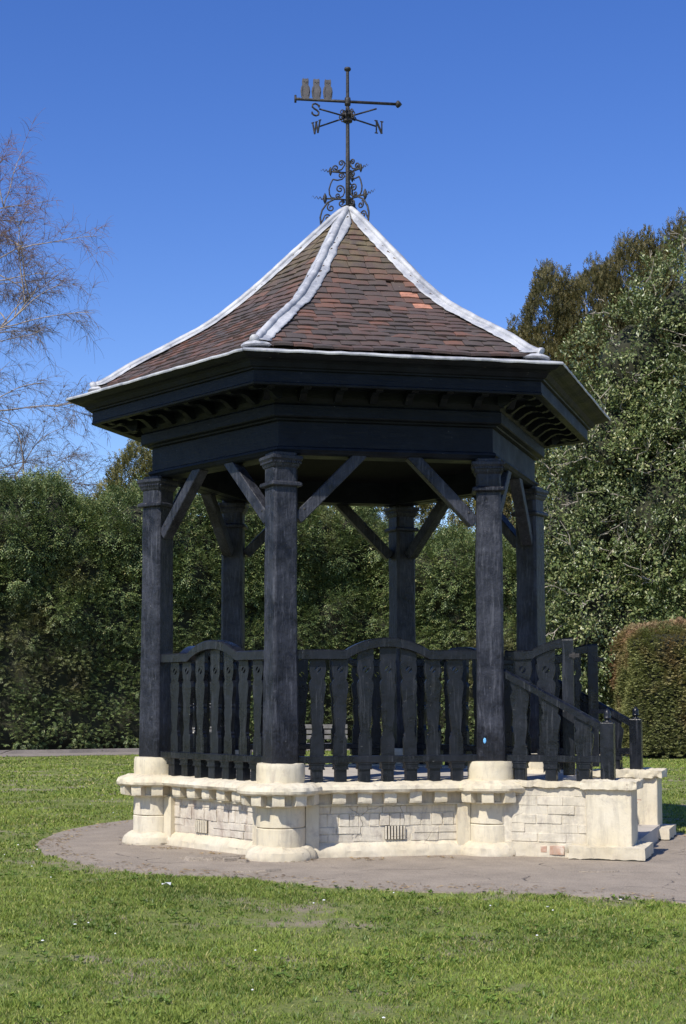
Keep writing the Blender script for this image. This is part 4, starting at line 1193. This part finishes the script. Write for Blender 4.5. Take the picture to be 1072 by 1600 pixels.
# glossy broad-leaved evergreen at the right
HO = tree('holly_tree', 'big glossy evergreen tree with pale bare twigs showing among its leaves', (7.2, 21.2, 0))
lobes = [((0.2, -0.3, 5.2), (3.0, 2.4, 3.2)), ((-1.2, -0.9, 3.0), (1.5, 1.5, 2.6)), ((1.6, 0, 7.6), (2.6, 2.3, 2.6)), ((0.3, 0.2, 8.0), (1.5, 1.6, 1.7)), ((2.4, 0, 9.6), (1.7, 1.6, 1.6)), ((-1.7, -0.5, 5.3), (1.5, 1.5, 2.0)),
         ((1.2, -0.9, 3.2), (2.3, 1.7, 2.6)), ((-1.0, -.4, 7.2), (1.6, 1.4, 1.7)), ((-0.3, 0, 9.3), (1.7, 1.5, 1.8)), ((-0.2, 0.7, 6.0), (2.3, 1.4, 2.6)), ((1.5, .8, 4.0), (2.3, 1.3, 3.0)), ((1.4, 0.2, 10.6), (1.9, 1.6, 1.7)), ((3.9, 0.2, 6.3), (2.4, 2.2, 4.2)), ((-2.0, -1.0, 2.6), (0.9, 0.9, 2.2))]
tr = MB()
limb(tr, (0.5, 0, 0), (0.7, 0, 4.2), 0.26, 0.17, 0.05, seed=1); limb(tr, (0.1, 0.1, 0), (-0.6, 0, 3.2), 0.16, 0.09, 0.06, seed=2)
tips = []
for j, (c, r) in enumerate(lobes): limb(tr, (0.65, 0, 2.5 + 0.2 * j % 2), c, 0.12, 0.05, 0.1, seed=20 + j)
trunk_o = build(tr, 'trunk', M_BARK, HO, smooth=True)
allV = []; tw = MB()
rr_ = random.Random(5)
for j, (c, r) in enumerate(lobes):
    area = (r[0] * r[2] + r[0] * r[1] + r[1] * r[2]) / 3
    n = int(4400 * area)
    nc = n // 15
    u = rand_unit(nc); u = u[(u[:, 1] < 0.55)]; nc = len(u)
    base = u * np.array(r)
    lump = 1 + 0.20 * vnoise(base + np.array(c), 1.3, j) + 0.13 * vnoise(base + np.array(c), 3.3, j + 4)
    depth = 1 - 0.34 * RNG.random(nc) ** 1.5
    Cc = np.array(c) + base * (lump * depth)[:, None]
    keep = (vnoise(Cc, 2.6, 9 + j) > -0.45) & (Cc[:, 2] > 0.45); Cc = Cc[keep]; u = u[keep]; nc = len(Cc)
    per = 15
    off = rand_unit(nc * per); sz = np.repeat(0.75 + 0.5 * RNG.random(nc), per)
    uu_ = np.repeat(u, per, 0)
    P = np.repeat(Cc, per, 0) + off * (0.13 * RNG.random((nc * per, 1)) ** 0.5) + uu_ * 0.03
    D = off * 0.9 + uu_ * 0.45 + 0.25 * rand_unit(nc * per)
    Nn = uu_ * 0.55 + off * 0.35 + np.array([0, -0.1, 0.6]) + 0.3 * rand_unit(nc * per)
    n = len(P)
    allV.append(leaf_quads(P, D, Nn, 0.092 * sz * (0.7 + .5 * RNG.random(n)), 0.048 * sz * (0.8 + .4 * RNG.random(n)), 0.22))
    for q in range(int(5 * area)):
        uu = Vector(rand_unit(1)[0]); uu.y = -abs(uu.y) * .8
        if uu.z < -0.5: continue
        s0 = Vector(c) + Vector((uu.x * r[0], uu.y * r[1], uu.z * r[2])) * rr_.uniform(0.8, 0.97)
        d = (uu * 0.35 + Vector((rr_.uniform(-1, 1), rr_.uniform(-.5, .1), rr_.uniform(-.4, .8)))).normalized()
        Ln = rr_.uniform(0.35, 1.1)
        pts = limb(tw, s0, s0 + d * Ln, 0.017, 0.006, 0.35, 5, 4, seed=q + j * 50)
        for z in range(2):
            b0 = pts[rr_.randint(1, 4)]; d2 = (d + Vector((rr_.uniform(-1, 1), rr_.uniform(-.5, .3), rr_.uniform(-.5, 1)))).normalized()
            limb(tw, b0, b0 + d2 * Ln * 0.5, 0.009, 0.004, 0.3, 4, 3, seed=q * 3 + z)
V, F = merge(allV); np_mesh('crown', V, F, M_HOLLY, HO)
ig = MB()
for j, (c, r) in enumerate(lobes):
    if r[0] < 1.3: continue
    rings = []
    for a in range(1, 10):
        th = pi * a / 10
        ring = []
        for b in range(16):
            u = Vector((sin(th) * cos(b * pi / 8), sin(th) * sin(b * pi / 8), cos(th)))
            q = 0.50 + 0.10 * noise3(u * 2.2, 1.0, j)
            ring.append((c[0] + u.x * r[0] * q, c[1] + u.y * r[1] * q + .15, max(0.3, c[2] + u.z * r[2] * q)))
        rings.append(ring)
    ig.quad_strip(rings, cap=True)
igo = build(ig, 'shade_core', M_GAPSHADE, HO, smooth=True); igo['kind'] = 'stuff'  # dark lobes close the crown's holes and paint its inner shade
build(tw, 'bare_twigs', M_TWIG, HO)['kind'] = 'stuff'

# bronze yew behind it, with pointed shoots
def spiry_tree(name, label, loc, lobes, mat, dens, sp_len, upw, seed, group=None, leafL=.12, leafW=.05):
    T_ = tree(name, label, loc, group=group)
    tb = MB(); topz = max(c[2] for c, r in lobes)
    limb(tb, (0, 0, 0), (0, 0, topz), 0.3, 0.08, 0.02, seed=seed)
    for j, (c, r) in enumerate(lobes): limb(tb, (0, 0, max(0.6, c[2] - 1.6)), c, 0.10, 0.03, 0.08, seed=seed + j)
    build(tb, 'trunk', M_BARK, T_, smooth=True)
    parts_ = []
    for j, (c, r) in enumerate(lobes):
        area = (r[0] * r[2] + r[0] * r[1] + r[1] * r[2]) / 3
        n = int(dens * area)
        u = rand_unit(n); u = u[u[:, 1] < 0.5]; n = len(u)
        base = u * np.array(r)
        P = np.array(c) + base * ((1 + 0.2 * vnoise(base + np.array(c), 2.0, seed + j) + .1 * vnoise(base, 5, j)) * (1 - 0.3 * RNG.random(n)))[:, None]
        # pointed shoots: pull clusters upward
        sh = np.clip(vnoise(np.stack([P[:, 0], P[:, 1], P[:, 0] * 0], 1), 4.2, seed + j), 0, 1) * (u[:, 2] > 0.1)
        P[:, 2] += sh * 0.75 * RNG.random(n)
        P = P[P[:, 2] > 0.3]; n = len(P); u = u[:n]
        D = u * 0.4 + np.array([0, 0, upw]) + 0.4 * rand_unit(n)
        parts_.append(sprays(P, D, rand_unit(n), sp_len * (0.7 + .6 * RNG.random(n)), 6, leafL, leafW, 0.55))
    V, F = merge(parts_); np_mesh('crown', V, F, mat, T_)
    return T_
spiry_tree('yew_tree', 'bronze tinged yew tree with spiky shoots against the blue sky', (8.6, 25.5, 0),
           [((-4.1, 0, 9.6), (0.55, .7, 1.5)), ((-3.15, 0, 11.0), (0.7, .8, 1.9)), ((-1.9, 0, 11.0), (1.2, 1.0, 1.8)), ((-0.8, 0, 11.7), (1.2, 1.1, 1.9)), ((0.6, 0, 12.0), (1.3, 1.1, 2.0)), ((-2.5, 0, 9.0), (2.0, 1.4, 2.5)), ((0, 0, 9), (2.6, 1.6, 3)), ((-3.6, 0, 7.5), (1.3, 1.2, 2.4)), ((2.2, 0, 11.0), (1.5, 1.1, 2.6))],
           M_YEWTREE, 4200, 0.17, 0.9, 3, leafL=.085, leafW=.028)
spiry_tree('evergreen_tree', 'dense dark evergreen tree continuing the belt of trees beyond the clipped hedge', (16.5, 24.0, 0),
           [((0, 0, 7.5), (3.6, 2.4, 3.6)), ((-1.5, 0, 4.0), (3.2, 2.4, 3.6)), ((2.5, 0, 4.2), (3.4, 2.4, 3.8)), ((0, 0, 2.2), (4.0, 2.2, 2.2))], M_YEWHEDGE, 420, 0.35, 0.5, 31, leafL=.24, leafW=.10)
spiry_tree('golden_conifer', 'yellow green conifer with feathery tips peeping over the hedge under the left eaves', (-6.2, 28.5, 0),
           [((0, 0, 7.1), (0.75, 0.8, 1.5)), ((0.7, 0, 6.8), (0.9, .9, 1.6)), ((-.5, 0, 6.0), (0.8, .9, 1.5))], M_GOLD, 2400, 0.2, 0.35, 8, leafL=.09, leafW=.03)
spiry_tree('golden_conifer', 'broad yellow green conifer above the hedge, framed between the bandstand posts', (2.9, 29.0, 0),
           [((0, 0, 5.9), (2.0, 1.2, 2.4)), ((-1.8, 0, 5.7), (1.7, 1.1, 2.1)), ((1.7, 0, 5.6), (1.5, 1.1, 2.3)), ((-3.6, 0, 5.6), (1.6, 1.1, 2.0))], M_GOLD, 2200, 0.2, 0.35, 13, leafL=.09, leafW=.03)
spiry_tree('dark_conifer', 'dark conifer with soft drooping tips rising from the hedge below the birch twigs', (-8.2, 25.2, 0),
           [((0, 0, 5.9), (0.8, 0.8, 1.3)), ((-1.1, 0, 5.8), (0.9, .8, 1.2)), ((1.0, 0, 5.5), (0.8, .8, 1.0))], M_YEWHEDGE, 2400, 0.2, 0.4, 17, leafL=.09, leafW=.03)

# bare birch, trunk just outside the frame at the left
BI = tree('birch_tree', 'bare birch tree with drooping reddish twigs against the sky', (-13.8, 31.0, 0))
BI.scale = (1, 1, 0.93)
bt = MB(); tw_pts = []
rb = random.Random(21)
trunk = [Vector((0.25 * sin(i * .8), 0.1 * cos(i), i * 1.5)) for i in range(14)]
bt.tube(trunk, [0.30 - 0.02 * i for i in range(14)], 10)
lines = []   # (points, radii)
def grow(p, d, L, r, depth, droop):
    n = max(4, int(L / 0.28)); pts = [p.copy()]; d = d.normalized()
    for i in range(n):
        d = (d + Vector((rb.gauss(0, .10), rb.gauss(0, .10), rb.gauss(0, .07) - droop * (i / n)))).normalized()
        pts.append(pts[-1] + d * (L / n))
    lines.append((pts, r, depth))
    if depth == 0: return
    kids = {3: 11, 2: 12, 1: 12}[depth]
    for c in range(kids):
        f = rb.uniform(0.22, 1.0); q = pts[min(n, int(f * n))]
        dd = (pts[min(n, int(f * n) + 1)] - pts[max(0, int(f * n) - 1)]).normalized()
        side = Vector((rb.gauss(0, 1), rb.gauss(0, .8), rb.gauss(0.1, .8))).normalized()
        nd = (dd * 0.75 + side * 0.75)
        grow(q, nd, L * rb.uniform(0.32, 0.55), r * 0.45, depth - 1, {3: 0.06, 2: 0.30, 1: 0.6}[depth])
for (z0, d, L) in [(6.5, (1.0, -.1, .18), 5.4), (8.2, (1, .1, .30), 5.6), (10.0, (1, -.2, .42), 5.4), (11.5, (.9, .2, .75), 5.8), (13.2, (.7, 0, 1.0), 5.6), (15, (.55, .1, 1.1), 5.0), (16.5, (.35, 0, 1.0), 4.0), (4.8, (1, .1, .12), 4.6),
                   (12, (-.8, 0, .7), 5.0), (9, (-.9, .2, .5), 5.0), (14, (-.5, -.2, 1), 4.5)]:
    p = trunk[0].lerp(trunk[-1], z0 / 19.5)
    p = Vector((np.interp(z0, [t.z for t in trunk], [t.x for t in trunk]), np.interp(z0, [t.z for t in trunk], [t.y for t in trunk]), z0))
    grow(p, Vector(d), L, 0.048, 3, 0.04)
big = MB(); tws = []
for pts, r, dep in lines:
    if dep == 3 or (dep == 2 and len(pts) > 7): big.tube(pts, [max(0.007, r * (1 - 0.75 * i / len(pts))) for i in range(len(pts))], 6)
    else: tws.append((pts, 0.010 if dep == 2 else 0.0075 if dep == 1 else 0.0052))
tk = build(bt, 'trunk', M_BIRCHTRUNK, BI, smooth=True)
build(big, 'limbs', M_BIRCHTRUNK, BI, smooth=True)
# twigs as thin 3-sided tubes
tm_ = MB()
Vt, Ft, off = [], [], 0
for pts, r in tws:
    A_ = np.array([p[:] for p in pts]); m_ = len(A_)
    d = np.gradient(A_, axis=0); d = norm(d)
    s = norm(np.cross(d, np.array([0.3, 0.9, 0.2]))); t2 = np.cross(d, s)
    rad = np.linspace(r, r * 0.5, m_)[:, None]
    ring = np.stack([A_ + (s * cos(a) + t2 * sin(a)) * rad for a in (0, 2.094, 4.189)], 1).reshape(-1, 3)
    i = np.arange(m_ - 1)[:, None] * 3
    for a, b in ((0, 1), (1, 2), (2, 0)):
        Ft.append(np.concatenate([i + a, i + b, i + 3 + b, i + 3 + a], 1) + off)
    Vt.append(ring); off += len(ring)
np_mesh('twigs', np.concatenate(Vt), np.concatenate(Ft), M_BIRCHTWIG, BI)

# ------------------------------------------------------------------ park bench beyond the bandstand
BE = thing('park_bench', 'small weathered grey slatted bench on the grass, glimpsed behind the railings', 'bench', (-0.75, 13.5, 0))
for s in (-0.6, 0.6):
    l = MB(); l.box(s - .03, s + .03, -.22, -.16, 0, .42); l.box(s - .03, s + .03, .16, .22, 0, .80); l.box(s - .028, s + .028, -.22, .16, .36, .41)
    build(l, 'leg', M_OAK, BE)
for j in range(4):
    l = MB(); y = -.22 + j * .115; l.box(-.72, .72, y, y + .085, .42, .45); build(l, 'seat_slat', M_OAK, BE, bev=.004, seg=1)
for j in range(3):
    l = MB(); z = .52 + j * .10; l.box(-.72, .72, .135, .16, z, z + .075); build(l, 'back_slat', M_OAK, BE, bev=.004, seg=1)

# ------------------------------------------------------------------ lawn: blades, daisies, litter
def in_poly(x, y, poly):
    inside = np.zeros(len(x), bool); px = np.array([p[0] for p in poly]); py = np.array([p[1] for p in poly]); j = len(poly) - 1
    for i in range(len(poly)):
        c = ((py[i] > y) != (py[j] > y)) & (x < (px[j] - px[i]) * (y - py[i]) / (py[j] - py[i] + 1e-12) + px[i])
        inside ^= c; j = i
    return inside
APR = np.array(APRON)
def APR_D(x, y):
    out = np.full(len(x), 9.0)
    near = (y < -2.2) & (y > -7)
    q = np.stack([x[near], y[near]], 1)
    A_ = APR[(APR[:, 1] < -2) & (np.abs(APR[:, 0]) < 4)]
    d = np.full(len(q), 9.0)
    for a in A_: d = np.minimum(d, np.hypot(q[:, 0] - a[0], q[:, 1] - a[1]))
    out[near] = d
    return out
def grass_zone(y0, y1, dens, hgt, wid, lean=0.5, margin=1.25):
    area_w = lambda y: ((y + 13.943) * 0.232) * margin + 0.3
    n = int(dens * (y1 - y0) * (area_w(y0) + area_w(y1)))
    y = RNG.uniform(y0, y1, int(n * 1.3)); w = area_w(y1)
    x = RNG.uniform(-w, w, len(y))
    k = np.abs(x) < area_w(y); x, y = x[k], y[k]
    P = np.stack([x, y, np.zeros_like(x)], 1)
    patch = 0.55 * vnoise(P, 1.5, 3) + 0.45 * vnoise(P, 4.3, 7) + 0.25 * vnoise(P, 11, 2)
    earth = np.clip(1 - (APR_D(x, y)) / 0.32, 0, 1) * np.clip(1.2 * vnoise(P, 1.1, 5) + np.where((x > -0.3) & (x < 1.6) & (y < -3), 0.9, 0.15), 0, 1)
    k = (RNG.random(len(x)) < np.clip(0.74 + 1.15 * patch - 0.9 * earth, 0.16 - 0.14 * (earth > .3), 1)) & ~in_poly(x, y, APRON) & (y < hedge_y(x) - 0.55 - PATHW + 0.1)
    edge = in_poly(x, y - 0.06, APRON) & ~in_poly(x, y, APRON)
    P = P[k]; patch = patch[k]; n = len(P)
    hh = hgt * (0.45 + 0.75 * RNG.random(n)) * (0.8 + 0.45 * patch) * (0.75 + 0.7 * np.clip(vnoise(P, 14, 3), -0.2, 1))
    ang = RNG.random(n) * 2 * pi
    ld = np.stack([np.cos(ang), np.sin(ang), np.zeros(n)], 1)
    lean_ = (lean * (0.3 + RNG.random(n)))[:, None] * hh[:, None]
    a2 = RNG.random(n) * pi
    s = np.stack([np.cos(a2), np.sin(a2), np.zeros(n)], 1) * (wid * (0.7 + .6 * RNG.random(n)))[:, None] * 0.5
    mid = P + np.array([0, 0, 1.0]) * (hh * 0.6)[:, None] + ld * lean_ * 0.35
    tip = P + np.array([0, 0, 1.0]) * hh[:, None] + ld * lean_
    V = np.stack([P - s, P + s, mid + s * .75, mid - s * .75, tip], 1).reshape(-1, 3)
    i = np.arange(n) * 5
    F = np.concatenate([np.stack([i, i + 1, i + 2], 1), np.stack([i, i + 2, i + 3], 1), np.stack([i + 3, i + 2, i + 4], 1)])
    return V, F
V, F = merge([grass_zone(-8.6, -6.4, 10500, 0.030, 0.0042, 1.1), grass_zone(-6.4, -2.0, 6800, 0.031, 0.0052, 1.1), grass_zone(-2.0, 6.0, 1900, 0.033, 0.010, 1.1), grass_zone(6.0, 22.5, 560, 0.036, 0.02, 1.1, 1.15)])
gr = np_mesh('grass', V, F, M_GRASS)
tag(gr, 'short mown grass with worn patches on the lawn', 'grass', kind='stuff')
# daisies
nd = 90
dx, dy = RNG.uniform(-3.2, 3.2, nd * 3), RNG.uniform(-8.3, 12, nd * 3)
k = ~in_poly(dx, dy, APRON) & (np.abs(dx) < (dy + 13.9) * .24); dx, dy = dx[k][:nd], dy[k][:nd]
dm = MB()
for x, y in zip(dx, dy):
    r = random.uniform(.006, .011); z = random.uniform(.022, .034)
    dm.lathe([(r * .3, z - .003), (r, z), (r * .6, z + .003), (r * .1, z + .004)], 7, x, y)
do = build(dm, 'daisies', M_PAPER); tag(do, 'tiny white daisies dotted over the lawn', 'daisies', kind='stuff')
pp = MB(); pp.quad_strip([[(-.03, -.02, .035), (0, -.025, .05), (.03, -.015, .03)], [(-.035, .015, .04), (.002, .02, .03), (.03, .02, .045)]], closed_ring=False)
po = build(pp, 'paper_scrap', M_PAPER, None, Matrix.Translation((-1.27, -3.55, 0.0)))
sm = po.modifiers.new('thick', 'SOLIDIFY'); sm.thickness = 0.002
tag(po, 'crumpled scrap of white paper lying on the grass near the tarmac edge', 'litter')

# broken tarmac edge near the flaking wall, straw and dead leaves along the plinth
apr = bpy.data.objects['tarmac_apron']
rq = random.Random(77)
def chunk(x, y, r, z, rot, sx=1.0):
    c = MB(); m_ = 8; pts = [(r * sx * cos(2 * pi * i / m_) * rq.uniform(.7, 1.2), r * .55 * sin(2 * pi * i / m_) * rq.uniform(.7, 1.2)) for i in range(m_)]
    c.quad_strip([[(px_, py_, 0.0) for px_, py_ in pts], [(px_ * .92, py_ * .92, z) for px_, py_ in pts]], cap=True)
    return build(c, 'broken_slab', M_TARMAC, apr, Matrix.Translation((x, y, 0.010)) @ Matrix.Rotation(rot, 4, 'Z') @ Matrix.Rotation(rq.uniform(-.06, .06), 4, 'X'))
for a in ((-1.12, -1.82, .17, .035, .2, 1.7), (-0.96, -1.93, .07, .03, .5, 1.3), (-1.30, -1.78, .09, .02, -.3, 1.2), (-0.86, -2.02, .05, .025, 0, 1.0), (-0.66, -2.62, .12, .016, .4, 1.6), (1.9, -2.7, .08, .012, .1, 2.2)):
    chunk(*a)
nl = 2600
edge_pts = np.array(APRON)
sel = RNG.integers(0, len(edge_pts), nl // 2)
pa = edge_pts[sel] * (1 - RNG.random((nl // 2, 1)) * 0.10)
kk = RNG.integers(0, 6, nl - len(pa)); tt = RNG.random(len(kk))
pb = np.array([(hexpt(2.02, int(a)).lerp(hexpt(2.02, (int(a) + 1) % 6), float(b)))[:2] for a, b in zip(kk, tt)]) * (1 + 0.10 * RNG.random((len(kk), 1)) ** 2)
clump = np.sin(tt * 23 + kk * 5) > 0.2
pb = pb[clump]
Pq = np.concatenate([pa, pb]); Pq = np.stack([Pq[:, 0], Pq[:, 1], np.full(len(Pq), 0.017)], 1)
kp = (Pq[:, 1] < 3) & (np.abs(Pq[:, 0]) < 4.5); Pq = Pq[kp]
an = RNG.random(len(Pq)) * 2 * pi
Dq = np.stack([np.cos(an), np.sin(an), 0.15 * RNG.random(len(Pq))], 1)
Vq, Fq = leaf_quads(Pq, Dq, np.tile([0, 0, 1.0], (len(Pq), 1)) + .3 * rand_unit(len(Pq)), 0.02 + 0.045 * RNG.random(len(Pq)), 0.006 + 0.014 * RNG.random(len(Pq)), 0.2)
M_STRAW = m_leaf('dry_straw', [(0, (0.16, 0.10, 0.05)), (0.5, (0.30, 0.20, 0.10)), (1, (0.42, 0.33, 0.18))], 0.8, trans=0.05)
dq = np_mesh('dry_litter', Vq, Fq, M_STRAW)
tag(dq, 'dry straw and dead leaf bits scattered on the tarmac around the base', 'leaf litter', kind='stuff')

# broad-leaved weeds and taller tufts in the turf
nw = 1500
wx, wy = RNG.uniform(-4.2, 4.2, nw * 2), -8.5 + 9.5 * RNG.random(nw * 2) ** 1.3
kp = (np.abs(wx) < (wy + 13.94) * 0.27 + .2) & ~in_poly(wx, wy, APRON) & (vnoise(np.stack([wx, wy, wx * 0], 1), 2.1, 4) > -0.1)
wx, wy = wx[kp][:nw], wy[kp][:nw]; nw = len(wx)
base = np.stack([wx, wy, np.full(nw, 0.012)], 1)
pw = []
for j in range(6):
    an = j * pi / 3 + RNG.random(nw)
    Dw = np.stack([np.cos(an), np.sin(an), 0.45 + 0.3 * RNG.random(nw)], 1)
    pw.append(leaf_quads(base, Dw, np.tile([0, 0, 1.0], (nw, 1)) + .2 * rand_unit(nw), 0.022 + 0.02 * RNG.random(nw), 0.010 + 0.010 * RNG.random(nw), 0.15))
nt_ = 1800
tx, ty = RNG.uniform(-4.2, 4.2, nt_ * 2), -8.5 + 9.5 * RNG.random(nt_ * 2) ** 1.3
kp = (np.abs(tx) < (ty + 13.94) * 0.27 + .2) & ~in_poly(tx, ty, APRON); tx, ty = tx[kp][:nt_], ty[kp][:nt_]; nt_ = len(tx)
for j in range(9):
    an = RNG.random(nt_) * 2 * pi
    bs_ = np.stack([tx + RNG.normal(0, .012, nt_), ty + RNG.normal(0, .012, nt_), np.zeros(nt_)], 1)
    pw.append(leaf_quads(bs_, np.stack([np.cos(an) * .7, np.sin(an) * .7, np.ones(nt_)], 1), rand_unit(nt_), 0.024 + 0.022 * RNG.random(nt_), 0.0045 + 0.002 * RNG.random(nt_), 0.1))
Vw, Fw = merge(pw)
M_WEED = m_leaf('lawn_weeds', [(0, (0.07, 0.13, 0.018)), (0.6, (0.13, 0.21, 0.03)), (1, (0.21, 0.28, 0.05))], 0.5, trans=0.2)
wo = np_mesh('lawn_weeds', Vw, Fw, M_WEED)
tag(wo, 'clover leaves and coarse grass tufts growing through the lawn', 'weeds', kind='stuff')
